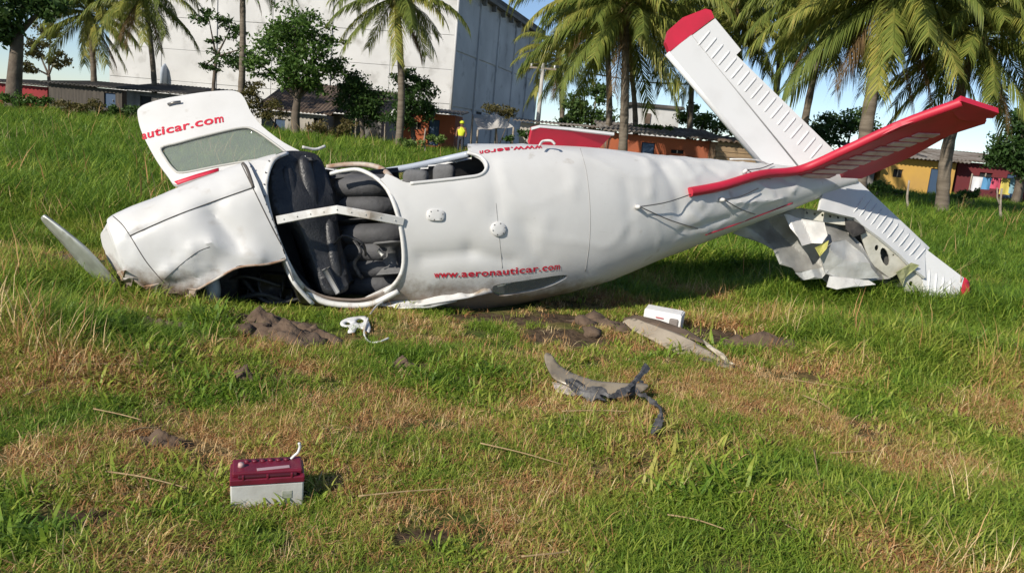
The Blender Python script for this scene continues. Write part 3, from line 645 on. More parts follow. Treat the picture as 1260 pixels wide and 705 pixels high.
kid('torn_skin', sheet(Plane(P(965, 266, 7.8), P(1015, 278, 7.75), P(990, 300, 7.62)), [(963, 266), (985, 268), (1014, 274), (1018, 290), (1012, 299), (1000, 297), (986, 304), (982, 293), (972, 282)], (), .004, .018, fold(.03, 6.5, .5, 21)), mat('pale_skin', (.64, .63, .60), .45, (.46, .45, .42), 5, metal=.1, bump=.2), plane, False)
kid('torn_skin', sheet(Plane(P(1005, 300, 7.7), P(1050, 310, 7.75), P(1030, 345, 7.62)), [(1008, 312), (1024, 298), (1044, 294), (1062, 312), (1070, 330), (1082, 342), (1060, 343), (1048, 349), (1030, 340), (1018, 336)], (), .004, .018, fold(.032, 5.5, 1.2, 31)), alu, plane, False)
kid('torn_skin', sheet(Plane(P(1002, 304, 7.62), P(1022, 296, 7.66), P(1012, 314, 7.6)), [(1002, 305), (1019, 296), (1017, 306), (1008, 316)], (), .005, .03, crump(.02, 8, 41)), mat('yellow_green_primer', (.42, .40, .10), .6), plane, False)
for j, poly in enumerate(([(978, 336), (1008, 330), (1024, 320), (1028, 326), (1012, 342), (990, 344)], [(1020, 340), (1070, 344), (1078, 350), (1030, 356), (1018, 352)], [(1040, 270), (1060, 274), (1066, 286), (1050, 292), (1040, 282)])):
    kid('torn_skin', sheet(Plane(P(980, 340, 7.6), P(1070, 345, 7.68), P(1030, 325, 7.72)), poly, (), .004, .018, fold(.014, 8, .3 + j, 51 + j)), [alu, MATS['pale_skin'], darkhole][j], plane, False)
# fin and rudder pointing up towards the front
fr0 = onfus(905, 226, bvh); tipL, tipT = P(1183, 126, 7.0), P(1228, 140, 7.15); rt = P(1048, 219, 8.0)
fo = Plane(P(985, 212, 7.62), P(1183, 127, 7.0), P(1120, 192, 7.72))
fin = sharp(kid('fin', sheet(fo, [(935, 226), (985, 211), (1040, 187), (1110, 155), (1140, 150), (1075, 196), (1040, 213), (985, 221)], (), .05, .07), red, plane))
rud = sharp(kid('rudder', sheet(fo, [(1110, 155), (1172, 133), (1214, 149), (1211, 153), (1170, 166), (1120, 194), (1060, 220), (1035, 219), (1040, 213), (1075, 196), (1140, 150)], (), .04, .07), red, plane))
kid('red_tip', sheet(Plane(P(1172, 130, 7.02), P(1228, 141, 7.1), P(1195, 152, 7.25)), [(1168, 134), (1183, 124.5), (1229, 139.5), (1222, 146), (1214, 146), (1212, 153), (1180, 147)], (), .05, .06), red, fin, False)
lead = [onfus(847, 237, bvh, .02), onfus(885, 230, bvh, .04), onfus(930, 220, bvh, .06), P(985, 209, 7.58), P(1040, 185, 7.42), P(1110, 153, 7.22), P(1183, 126.5, 7.0)]
sharp(kid('dorsal_leading_edge', tube(smoothpath(lead, 6), [.042] * 37, 10), red, fin), 60)
stripe = mat('pale_stripe', (.62, .46, .45), .5, (.45, .22, .22), 8)
for i in range(10):
    t = i / 9; a = (984 + 138 * t, 218.5 - 50 * t); L_ = 36 - 10 * t; dy = 2.0
    kid('corrugation', sheet(Plane(fo.at(0, 0, .012), fo.at(1, 0, .012), fo.at(0, 1, .012)), [(a[0], a[1]), (a[0] + 9, a[1] - 3.5), (a[0] + L_ + 9, a[1] + dy - 4.5), (a[0] + L_, a[1] + dy - .5)], (), .014, .1), stripe, rud, False)
# antenna posts, cables, red belly stripe
for (a, b_), ends in (((783, 255), [(847, 240), (856, 279)]), ((886, 246), [(930, 232), (926, 262)]), ((915, 213), [(950, 205), (945, 222)])):
    c = onfus(a, b_, bvh); c2 = onfus(a, b_, bvh, .05); o = kid('antenna_post', tube([c, c2], [.022, .014], 8), white, plane)
    for e in ends:
        ee = onfus(*e, bvh, .03); kid('cable', tube(smoothpath([c2, c2.lerp(ee, .5) + V((0, -.02, -.015)), ee], 6), .005, 5), steel, o)
kid('red_stripe', tube(smoothpath([onfus(a, b_, bvh, .0) for a, b_ in [(868, 289), (900, 278), (940, 263), (975, 250)]], 5), .010, 6, .6), red, plane)
kid('cable', tube(smoothpath([P(898, 196, 7.55), P(930, 197, 7.6), P(952, 204, 7.7), P(990, 208, 7.75), P(1030, 196, 7.9)], 5), .008, 6), dirtywhite, plane)

# ------------------------------------------------------------------ debris in front of the aeroplane
def gpt(px, py, h=0.0):
    p = G(px, py); return V((p.x, p.y, hzf(p.x, p.y) + h))
# car-type battery
bp0 = gpt(329, 619); d_ = (G(374, 617) - G(284, 622)); bw = d_.length; ba = math.atan2(d_.y, d_.x)
bat = empty('battery', bp0, 'maroon topped pale grey battery with a cut cable lying in the grass', 'battery')
bat.location.z -= .008; bat.rotation_euler = (R(4), R(-1), ba)
def lk(name, me, m_, par, smooth=False): return obj(name, me, m_, par, smooth)
BD, BH = .125, .175
case = lk('case', box((0, BD / 2, .040), (bw, BD, .125), .006), batwhite, bat)
lid = lk('lid', box((0, BD / 2, .114), (bw + .006, BD + .006, .026), .005), batred, bat)
top = lk('lid_top', box((0, BD / 2 + .006, .136), (bw - .010, BD - .018, .020), .006), batred, lid)
lk('handle_recess', box((0, .006, .133), (bw * .8, .016, .010), .003), mat('maroon_dark', (.07, .008, .015), .5), lid)
for xx in (-.33, .0, .33): lk('lid_rib', box((xx * bw, .002, .131), (.008, .012, .018), .002), batred, lid)
lk('label_strip', box((.02, BD / 2 - .03, .1475), (bw * .45, .018, .003), .001, .10), mat('label_pale', (.42, .28, .30), .5), top)
lk('terminal', tube([V((-bw * .36, .06, .145)), V((-bw * .36, .06, .160))], [.012, .010], 10), mat('terminal_pink', (.5, .32, .3), .5), bat, True)
for k in range(6): lk('vent_cap', tube([V((-bw * .28 + k * bw * .11, .095, .146)), V((-bw * .28 + k * bw * .11, .095, .151))], .010, 10), batred, top, True)
lk('scuff_mark', box((bw * .27, -.0005, .055), (.035, .003, .03), .001), mat('scuff_green', (.26, .28, .20), .8, (.5, .5, .46), 30), case)
lk('cable_stub', tube(smoothpath([V((bw * .33, .10, .144)), V((bw * .38, .10, .158)), V((bw * .43, .098, .172)), V((bw * .455, .096, .195)), V((bw * .44, .094, .212))], 5), .0052, 8), plastic, bat, True)
# white plastic bracket with three holes and its cord
bk = empty('plastic_bracket', gpt(440, 405), 'small white plastic bracket with round holes and a loose cord on the grass', 'bracket')
bpl = Plane(gpt(420, 402, .05), gpt(470, 400, .05), gpt(445, 390, .11))
kid('plate', sheet(bpl, smooth2([(419, 396), (428, 391), (448, 388.5), (452, 392), (456, 402), (454, 408), (447, 404), (440, 403), (436, 408), (428, 408), (430, 402), (421, 400)], 3), [circ(443, 394.5, 5, 3.2, -.1), circ(428, 397.5, 3.6, 2.2)], .012, .03), plastic, bk)
kid('cord', tube(smoothpath([gpt(452, 403, .06), gpt(448, 412, .02), gpt(454, 420, .02), gpt(466, 422, .03), gpt(478, 420, .04)], 6), .007, 6), dirtywhite, bk)
kid('cord', tube(smoothpath([gpt(455, 400, .07), gpt(462, 392, .08), gpt(470, 388, .09)], 5), .007, 6), dirtywhite, bk)
# curved fairing with its torn black rubber strip
fa = empty('torn_fairing', gpt(735, 490), 'curved tan fairing shell with a torn black rubber strip along its edge', 'fairing')
A, B, Cc = gpt(675, 470, .02), gpt(790, 495, .02), gpt(720, 460, .12)
fpl = Plane(gpt(680, 482, .03), gpt(790, 492, .04), gpt(730, 474, .16))
kid('shell', sheet(fpl, smooth2([(670, 434), (678, 433), (690, 447), (706, 459), (735, 470), (765, 474), (790, 473), (797, 478), (785, 487), (760, 492), (728, 490), (700, 479), (682, 468), (675, 452)], 4), (), .012, .03, lambda u, v: .028 * math.cos(v * 14) + .008 * nz((u, v, 0), 6)), fairing, fa)
kid('inner_liner', sheet(Plane(gpt(680, 482, .03), gpt(750, 500, .03), gpt(720, 470, .08)), [(678, 470), (690, 474), (712, 484), (705, 488), (685, 482)], (), .01, .02, crump(.015, 9, 3)), mat('pale_liner', (.45, .40, .36), .7), fa)
def ribbon(pts, w, h0):
    q = smoothpath([gpt(a, b_, h_) for a, b_, h_ in pts], 6); vs, fs = [], []
    for i, p in enumerate(q):
        d = (q[min(i + 1, len(q) - 1)] - q[max(i - 1, 0)]).normalized(); x = d.cross(V((.35 * math.sin(i * .35), -.8, .6))).normalized(); ww = w * (.8 + .3 * math.sin(i * .55 + w * 90) + random.uniform(-.22, .22))
        for sgn, tt in ((-1, 0), (-.2, .006), (1, 0), (.2, -.006)): vs.append(p + x * ww * .5 * sgn + V((0, -.6, .8)) * tt)
    for i in range(len(q) - 1):
        for j in range(4): fs.append((i * 4 + j, i * 4 + (j + 1) % 4, i * 4 + 4 + (j + 1) % 4, i * 4 + 4 + j))
    return mesh(vs, fs + [(0, 1, 2, 3), tuple(len(q) * 4 - 4 + j for j in (3, 2, 1, 0))])
kid('rubber_strip', ribbon([(684, 478, .06), (705, 486, .08), (718, 490, .06), (735, 497, .08), (750, 502, .06), (765, 498, .08), (780, 486, .10), (794, 474, .13)], .045, 0), rubber, fa, False)
kid('rubber_strip', ribbon([(788, 484, .09), (784, 494, .06), (792, 503, .07), (803, 514, .06), (811, 526, .06), (808, 538, .05), (801, 548, .03)], .04, 0), rubber, fa, False)
kid('rubber_strip', ribbon([(700, 480, .08), (708, 492, .06), (722, 496, .05), (734, 500, .05), (742, 507, .05)], .07, 0), rubber, fa, False)
# long torn wing-tip panel
pn = empty('torn_wing_panel', gpt(835, 425), 'long pointed tan panel with a ragged cream edge lying beside the white box', 'panel')
ppl = Plane(gpt(775, 402, .10), gpt(905, 452, .06), gpt(840, 412, .18))
kid('skin', sheet(ppl, smooth2([(766, 394), (778, 391), (800, 398), (838, 412), (868, 428), (890, 441), (904, 450), (884, 446), (858, 438), (830, 430), (800, 414), (776, 402)], 3), (), .012, .04, lambda u, v: .015 * math.sin(v * 9) + .003 * nz((u, v, 0), 8)), mat('pale_tan_skin', (.42, .355, .27), .4, (.30, .25, .185), 4, c3=(.14, .11, .08), s3=14, lo3=.6, hi3=.75), pn)
kid('upper_lip', sheet(Plane(gpt(778, 395, .11), gpt(900, 448, .05), gpt(830, 400, .16)), [(766, 392), (782, 387), (812, 394), (846, 406), (866, 418), (872, 424), (838, 412), (800, 398), (780, 392)], (), .01, .04), mat('dark_brown_skin', (.085, .06, .04), .6, (.14, .10, .07), 8), pn)
kid('cream_edge', sheet(Plane(gpt(862, 430, .09), gpt(905, 452, .04), gpt(880, 425, .13)), [(864, 418.5), (872, 422.5), (880, 430), (889, 434.5), (897, 443), (904, 449), (896, 446), (884, 438), (870, 427)], (), .008, .02, crump(.012, 12, 2)), mat('cream_foam', (.58, .52, .40), .8, (.40, .34, .25), 20), pn)
kid('torn_flap', sheet(Plane(gpt(855, 440, .03), gpt(900, 450, .03), gpt(875, 435, .06)), [(855, 440), (876, 443), (905, 451), (898, 454), (880, 448), (866, 445)], (), .008, .03, crump(.012, 9, 5)), fairing, pn)
# white carton
wbp = gpt(813, 402); wb = empty('white_box', wbp, 'small white cardboard box with a torn end on the dry grass', 'box')
wb.rotation_euler = (R(3), R(2), R(-20))
lk('carton', box((0, .09, .065), (.30, .17, .13), .006), mat('white_card', (.74, .73, .71), .7, (.55, .52, .5), 10, lo=.55, hi=.8, bump=.1), wb)
lk('end_hole', box((.095, .004, .062), (.07, .014, .075), .012), mat('cardboard_inside', (.22, .19, .17), .8), wb)
lk('print', box((-.02, -.0005, .085), (.06, .003, .010), 0), mat('print_red', (.5, .14, .14), .7), wb)
lk('top_flap', box((-.005, .09, .1325), (.285, .155, .006), .002, .03), MATS['white_card'], wb)
# soil heaps
def heap(px, py, rx, ry, h, label, seed):
    p = G(px, py); k = 26; r_ = 12; vs = [V((0, 0, h))]; fs = []
    for i in range(1, r_ + 1):
        f = i / r_
        for j in range(k):
            t = 2 * math.pi * j / k; q = V((math.cos(t) * f, math.sin(t) * f, 0)); wob = 1 + .28 * nz((q.x * 1.5, q.y * 1.5, seed), 1.5)
            hh = h * (math.cos(f * math.pi) * .5 + .5) + h * .8 * nz((q.x, q.y, seed), 3.2) * (1 - f * .5) + h * .45 * abs(nz((q.x, q.y, seed), 6)) * (1 - f * .4) - .03 * f
            vs.append(V((q.x * rx * wob, q.y * ry * wob, hh)))
    for j in range(k): fs.append((0, 1 + j, 1 + (j + 1) % k))
    for i in range(r_ - 1):
        for j in range(k): fs.append((1 + i * k + j, 1 + (i + 1) * k + j, 1 + (i + 1) * k + (j + 1) % k, 1 + i * k + (j + 1) % k))
    o = obj('soil_heap', mesh(vs, fs), soil, None, True, (p.x, p.y, hzf(p.x, p.y) - .01)); tag(o, label, 'soil', 'soil heaps dug up by the crash'); return o
heap(345, 420, .42, .24, .10, 'large heap of dug up brown soil below the torn cowling', 1)
heap(322, 402, .26, .12, .10, 'dark clod of soil right against the torn cowling opening', 2)
heap(392, 415, .24, .13, .07, 'low crumbly soil clod between the large heap and the white bracket', 3)
heap(188, 416, .28, .17, .08, 'brown soil heap in the grass below the nose of the airplane', 4)
heap(497, 448, .17, .09, .06, 'flat patch of bare soil in the grass in front of the crushed wing root', 5)
heap(298, 471, .11, .07, .08, 'small dark clod of soil with a straw lying over it', 6)
heap(940, 428, .50, .20, .09, 'long low soil heap beyond the pointed end of the tan panel', 7)
heap(738, 400, .42, .18, .045, 'trampled brown soil heap by the blunt end of the tan panel', 8)
heap(95, 325, .34, .22, .10, 'brown soil heap pushed up behind the propeller blade', 9)
heap(192, 548, .17, .09, .06, 'flat bare soil patch in the grass away from the airplane', 10)

def clod(r_, seed):
    bm = bmesh.new(); bmesh.ops.create_icosphere(bm, subdivisions=2, radius=r_)
    for v in bm.verts: v.co = v.co * (1 + .6 * nz(v.co, 1.3 / r_, seed) + .35 * nz(v.co, 3.1 / r_, seed)); v.co.z *= .6
    me = bpy.data.meshes.new('clod'); bm.to_mesh(me); bm.free(); me.materials.append(soil); return me
CLODS = [clod(.03 + .008 * i, 60 + i) for i in range(5)]
for cx, cy, sx, sy, k, wh_ in ((345, 414, 60, 14, 20, 'around the large heap by the torn cowling'), (190, 412, 32, 10, 9, 'on the heap below the nose of the airplane'), (735, 400, 50, 10, 9, 'by the blunt end of the tan panel'), (935, 424, 50, 8, 10, 'beyond the pointed end of the tan panel'), (95, 335, 26, 16, 6, 'around the propeller blade')):
    for i in range(k):
        q = gpt(cx + random.gauss(0, .5) * sx, cy + random.gauss(0, .6) * sy, .015)
        o = obj('soil_clod', random.choice(CLODS), None, None, True, q); o.rotation_euler = (random.uniform(-.4, .4), 0, random.uniform(0, 6)); o.scale = (random.uniform(.7, 1.5),) * 3
        tag(o, 'loose lump of brown soil ' + wh_, 'soil clod', 'loose soil clods ' + wh_)

# ------------------------------------------------------------------ grass: tufts scattered with geometry nodes
protos = bpy.data.collections.new('grass_tufts')
def blades(nb, spread, lean, wd, hvar, curl, seed, seg=3):
    r = random.Random(seed); vs, fs = [], []
    for _ in range(nb):
        a = r.uniform(0, 6.283); rr = spread * math.sqrt(r.random()); bx, by = rr * math.cos(a), rr * math.sin(a)
        h = r.uniform(1 - hvar, 1); da = r.uniform(0, 6.283); ln = r.uniform(lean * .3, lean); w_ = wd * r.uniform(.6, 1.2); fa_ = da + 1.57 + r.uniform(-.5, .5)
        wx, wy = math.cos(fa_) * w_ / 2, math.sin(fa_) * w_ / 2; b0 = len(vs)
        for i in range(seg + 1):
            t = i / seg; ang = ln * (t ** .8) * (1 + curl * t); out = h * math.sin(ang) * t; up = h * math.cos(ang) * t
            x, y, z = bx + math.cos(da) * out, by + math.sin(da) * out, max(up, -.02); s_ = (1 - t * .55) if i < seg else 0
            if i < seg: vs += [(x - wx * s_, y - wy * s_, z), (x + wx * s_, y + wy * s_, z)]
            else: vs.append((x, y, z))
        for i in range(seg - 1): fs.append((b0 + 2 * i, b0 + 2 * i + 1, b0 + 2 * i + 3, b0 + 2 * i + 2))
        fs.append((b0 + 2 * seg - 2, b0 + 2 * seg - 1, b0 + 2 * seg))
    return mesh(vs, fs)
KIND = []
def proto(m_, *a, **k):
    o = bpy.data.objects.new('tuft_%02d' % len(KIND), blades(*a, **k)); o.data.materials.append(m_); protos.objects.link(o); KIND.append(o)
for i in range(3): proto(grassM, 22, .55, 1.15, .055, .5, .35, 10 + i)          # 0-2 short green, splayed
for i in range(3): proto(grassM, 20, .28, .75, .034, .45, .8, 20 + i)           # 3-5 taller green
for i in range(3): proto(strawM, 16, .7, 1.55, .050, .6, .1, 30 + i)            # 6-8 flattened straw
for i in range(2): proto(strawM, 7, .25, .55, .016, .5, .3, 40 + i)             # 9-10 upright dry stalks
for i in range(2): proto(grassM, 11, .40, 1.25, .125, .5, .3, 50 + i)           # 11-12 broad green leaves
BL = [  # pixel, half sizes in metres (across, depth), extra blade height, extra dryness
    (60, 420, .9, .55, .16, -.5), (20, 350, 1.0, .9, .22, -.5), (160, 375, .6, .25, .10, -.4), (260, 395, .35, .12, .08, -.4), (470, 395, .5, .10, .05, -.2), (610, 392, .7, .15, .07, -.2),
    (1130, 440, 1.3, .8, .26, -.5), (1010, 372, .9, .4, .20, -.3), (930, 345, .8, .3, .16, -.3), (850, 340, .8, .45, .20, -.45), (1230, 400, 1.2, 1.2, .22, -.4), (1170, 640, .7, .35, .05, -.4), (1240, 690, .6, .3, .06, -.45),
    (560, 440, .5, .25, .04, -.3), (640, 470, .4, .2, .03, -.3), (60, 690, .4, .2, .02, -.1), (900, 600, .5, .3, .02, -.25), (760, 660, .3, .2, .02, -.2), (330, 690, .6, .3, 0, .25),
    (740, 400, .8, .35, -.03, .75), (900, 400, .9, .4, .02, .55), (1000, 470, .9, .4, 0, .35), (940, 480, .6, .3, 0, .35), (560, 520, .8, .4, 0, .3), (480, 560, .5, .3, 0, .25), (230, 560, .7, .4, 0, .15), (120, 470, .8, .3, 0, .2), (640, 600, .7, .3, 0, .15), (1050, 560, .6, .3, 0, .2)]
BLW = [(*G(a, b_).xy, c, d, e, f) for a, b_, c, d, e, f in BL]
def vnoise(x, y, s, o): return .5 + .25 * (np.sin(x * s + 1.7 * np.sin(y * s * .83 + o)) + np.sin(y * s * 1.13 + 1.9 * np.sin(x * s * .71 + o * 2.1)))
axisP = [(V((V(P(a[0], a[1], a[4] + DY)) + V(P(a[2], a[3], a[4] + DY))) / 2), a[5]) for a in CW[1:] + ST[1:6]]
def scatter(n_, y0, y1, xw, base_h):
    y = np.sqrt(rng.uniform(y0 ** 2, y1 ** 2, n_)); x = rng.uniform(-1, 1, n_) * (y * xw + .5)
    keep = np.ones(n_, bool)
    for c, rad_ in axisP: keep &= ((x - c.x) ** 2 + (y - c.y - .05) ** 2) > (rad_ * .82) ** 2
    keep &= ~((np.abs(x - bp0.x) < bw * .55) & (y > bp0.y - .01) & (y < bp0.y + .2))
    sm_ = soilmask(x, y); keep &= ~((vnoise(x, y, 6.1, 3) < .26) & (y < 7) & (rng.random(n_) < .75)); keep &= rng.random(n_) > np.clip((sm_ - .14) * 2.6, 0, .985)
    x, y = x[keep], y[keep]; n_ = len(x)
    back = np.clip((y - 6.9) / 1.8, 0, 1); left = np.clip((-x - y * .12) / 3.0, 0, 1) * back
    h = base_h + .03 * vnoise(x, y, 1.9, .3) + back * (.14 + .10 * vnoise(x, y, .9, 2)) + left * .22
    dry = .52 + .02 * np.clip((5.5 - y) / 2, 0, 1) + .70 * (vnoise(x, y, 1.5, 1) - .5) + 1.1 * (vnoise(x, y, 4.3, 4) - .5) + .5 * (vnoise(x, y, 11., 6) - .5) - back * .60
    for cx, cy, a, b_, e, f in BLW:
        g = np.exp(-(((x - cx) / a) ** 2 + ((y - cy) / b_) ** 2)); h += e * g; dry += f * g
    far = np.clip((y - 14) / 12, 0, 1); dry = np.clip(dry + .12 * far * vnoise(x, y, .35, 5), 0.02, .97)
    h = np.clip(h, .05, .8) * rng.uniform(.65, 1.25, n_) * (1 + far * .3)
    isdry = rng.random(n_) < dry * .80
    tall = (h > .17)
    var = np.where(isdry, np.where(rng.random(n_) < (.06 + .04 * tall), 9 + rng.integers(0, 2, n_), 6 + rng.integers(0, 3, n_)), np.where(tall, 3, 0) + rng.integers(0, 3, n_))
    lush = (~isdry) & (~tall) & (vnoise(x, y, 3.1, 9) > .62) & (rng.random(n_) < .28); var = np.where(lush, 11 + rng.integers(0, 2, n_), var); h = np.where(lush, h * 1.25, h)
    stalk = (var == 9) | (var == 10); scl = np.where(stalk, h * 1.5 + .03, np.where(isdry, np.clip(h, .06, .20), h))
    tint = np.where(isdry, .78 * rng.random(n_) ** 1.5, np.clip(.05 + .42 * dry + .28 * vnoise(x, y, .8, 7) * rng.uniform(.4, 1.4, n_) + rng.uniform(-.12, .12, n_) - .13 * back, 0, .75))
    rot = np.stack([rng.normal(0, .12, n_), rng.normal(0, .12, n_), rng.uniform(0, 6.283, n_)], 1)
    return x, y, scl, var, tint, rot
parts = [scatter(30000, 1.9, 5.0, .74, .058), scatter(32000, 5.0, 10, .74, .06), scatter(21000, 10, 22, .74, .13), scatter(12000, 22, 46, .76, .21)]
gx, gy, gs, gv, gt = [np.concatenate([p[i] for p in parts]) for i in range(5)]; gr = np.concatenate([p[5] for p in parts])
gz = hz(gx, gy) - .006
gm = bpy.data.meshes.new('grass'); gm.vertices.add(len(gx)); gm.vertices.foreach_set('co', np.stack([gx, gy, gz], 1).astype(np.float32).ravel())
for nm, ty, arr in (('scl', 'FLOAT', gs), ('tint', 'FLOAT', gt)):
    gm.attributes.new(nm, ty, 'POINT').data.foreach_set('value', arr.astype(np.float32))
gm.attributes.new('pick', 'INT', 'POINT').data.foreach_set('value', gv.astype(np.int32))
gm.attributes.new('rot', 'FLOAT_VECTOR', 'POINT').data.foreach_set('vector', gr.astype(np.float32).ravel())
gm.update()
grass = bpy.data.objects.new('grass', gm); col.objects.link(grass); grass['kind'] = 'stuff'
tag(grass, 'mixed green and dry trampled grass covering the field', 'grass')
ng = bpy.data.node_groups.new('scatter_grass', 'GeometryNodeTree')
ng.interface.new_socket('Geometry', in_out='INPUT', socket_type='NodeSocketGeometry'); ng.interface.new_socket('Geometry', in_out='OUTPUT', socket_type='NodeSocketGeometry')
gi = ng.nodes.new('NodeGroupInput'); goN = ng.nodes.new('NodeGroupOutput'); iop = ng.nodes.new('GeometryNodeInstanceOnPoints'); ci = ng.nodes.new('GeometryNodeCollectionInfo')
ci.inputs['Collection'].default_value = protos; ci.inputs['Separate Children'].default_value = True; ci.inputs['Reset Children'].default_value = True
def na(nm, ty):
    q = ng.nodes.new('GeometryNodeInputNamedAttribute'); q.data_type = ty; q.inputs['Name'].default_value = nm
    return [o for o in q.outputs if o.enabled and o.name == 'Attribute'][0]
e2r = ng.nodes.new('FunctionNodeEulerToRotation')
lk_ = ng.links.new
lk_(gi.outputs[0], iop.inputs['Points']); lk_(ci.outputs[0], iop.inputs['Instance']); iop.inputs['Pick Instance'].default_value = True
lk_(na('pick', 'INT'), iop.inputs['Instance Index']); lk_(na('rot', 'FLOAT_VECTOR'), e2r.inputs[0]); lk_(e2r.outputs[0], iop.inputs['Rotation']); lk_(na('scl', 'FLOAT'), iop.inputs['Scale'])
lk_(iop.outputs[0], goN.inputs[0])
md = grass.modifiers.new('scatter', 'NODES'); md.node_group = ng
# long dry stalks that can be told apart, lying on the grass
STK = [(80, 466, 215, 462), (115, 513, 175, 524), (590, 556, 690, 577), (820, 643, 890, 662), (1000, 562, 1015, 637), (985, 503, 1018, 520), (640, 700, 700, 690), (130, 600, 230, 612), (1020, 566, 1080, 564), (900, 622, 985, 614), (160, 545, 195, 535), (1140, 612, 1160, 624), (690, 520, 770, 522), (960, 474, 1060, 488), (440, 622, 560, 612), (30, 500, 60, 490)]
SLAB = {0: 'below the soil heap under the nose', 1: 'near the flat bare soil patch', 10: 'across the flat bare soil patch', 12: 'just below the torn fairing', 13: 'before the long soil heap beyond the tan panel', 14: 'beside the battery and away from the airplane'}
for ki, (a, b_, c, d) in enumerate(STK):
    p0, p1 = gpt(a, b_, .045), gpt(c, d, .04); mm = p0.lerp(p1, .5) + V((random.uniform(-.015, .015), random.uniform(-.015, .015), .004))
    o = obj('dry_stalk', tube(smoothpath([p0, mm, p1], 5), [.0036 - .00015 * i for i in range(11)], 5), mat('dry_stalk', (.40, .29, .15), .8, (.26, .17, .08), 20)); tag(o, 'thin pale dry stalk lying ' + SLAB.get(ki, 'on open trampled grass, touching nothing'), 'stalk', 'dry stalks lying on the trampled grass')

# ------------------------------------------------------------------ warehouse behind
def gy(px, Y, z=0): p = P(px, 160, Y); return V((p.x, Y, z))
CB = P(552, 150, 62); CB.z = 0; aB = R(13); e1 = V((-math.cos(aB), math.sin(aB), 0)); e2 = V((math.sin(aB), math.cos(aB), 0)); WH = 12.2
wh = empty('warehouse', CB, 'tall whitewashed warehouse with stained grey panelled side wall', 'building')
def slab(o, d1, a0, a1, z0, z1, nrm, t0, t1, bev=0):
    """box spanning a0..a1 along d1, z0..z1 up and t0..t1 along nrm from o"""
    vs = [o + d1 * a + V((0, 0, z)) + nrm * t for t in (t0, t1) for z in (z0, z1) for a in (a0, a1)]
    bm = bmesh.new(); bm.from_mesh(mesh(vs, [(0, 1, 3, 2), (4, 6, 7, 5), (0, 4, 5, 1), (2, 3, 7, 6), (0, 2, 6, 4), (1, 5, 7, 3)]))
    if bev: bmesh.ops.bevel(bm, geom=bm.edges[:], offset=bev, segments=1, profile=.5, affect='EDGES')
    return frombm(bm)
FL, SL = 30.0, 30.0; nF = -e2; nS = -e1
kid('front_wall', slab(CB, e1, 0, FL, 0, WH, -nF, .04, .5), whitewall, wh, False)
kid('side_wall', slab(CB, e2, .5, SL, 0, WH - .2, -nS, .04, .5), greywall, wh, False)
kid('rear_mass', slab(CB, e1, .5, FL, 0, WH - .3, -nF, .5, SL), concrete, wh, False)
for i in range(6):
    for j in range(5):
        z0 = [0, 3.1, 5.6, 8.1, 10.6][j]; z1 = [3.1, 5.6, 8.1, 10.6, WH][j]; off = random.uniform(0, .02)
        kid('wall_panel', slab(CB, e1, i * 5 + .02, i * 5 + 4.98, z0 + .02, z1 - .02, nF, -.04, off, .015), whitewall, wh, False)
    if i: kid('pilaster', slab(CB, e1, i * 5 - .12, i * 5 + .12, 9.4 if i % 2 else 0, WH, nF, .025, .10), whitewall, wh, False)
for i in range(5):
    for j in range(3):
        z0 = [0, 2.9, 7.0][j]; z1 = [2.9, 7.0, 11.2][j]
        kid('wall_panel', slab(CB, e2, i * 6 + .18, i * 6 + 5.82, z0 + .08, z1 - .08, nS, -.04, .02 + random.uniform(0, .03), .03), greywall, wh, False)
    kid('pilaster', slab(CB, e2, i * 6 - (.0 if i == 0 else .16), i * 6 + .16, 0, 11.3, nS, .0, .16), greywall, wh, False)
    for k in range(2): kid('cornice_bracket', slab(CB, e2, i * 6 + k * 3 - .12 + .15, i * 6 + k * 3 + .12 + .15, 11.25, 11.75, nS, .06, .45), concrete, wh, False)
kid('corner_pipe', tube([CB + nF * .12 + nS * .12 + V((0, 0, .3)), CB + nF * .12 + nS * .12 + V((0, 0, WH))], .10, 8), whitewall, wh)
kid('cornice', slab(CB, e2, -.3, SL, 11.75, 12.0, nS, -.3, .55), concrete, wh, False)
kid('roof_edge', slab(CB, e2, -.3, SL, 12.0, 12.5, nS, -.3, .35), darkroof, wh, False)
kid('wall_grille', slab(CB, e2, 7.0, 8.4, 2.0, 2.9, nS, .05, .09), dark, wh, False)
vq = P(206, 95, 68.0)
kid('vent_hood', tube([vq + V((0, -.3, -.9)), vq + V((0, -.3, .2)), vq + V((0, -.3, .75)), vq + V((0, -.3, 1.05))], [.9, .9, .7, .2], 14, .3, hint=V((1, 0, 0))), mat('blue_grey_paint', (.36, .40, .45), .7), wh)

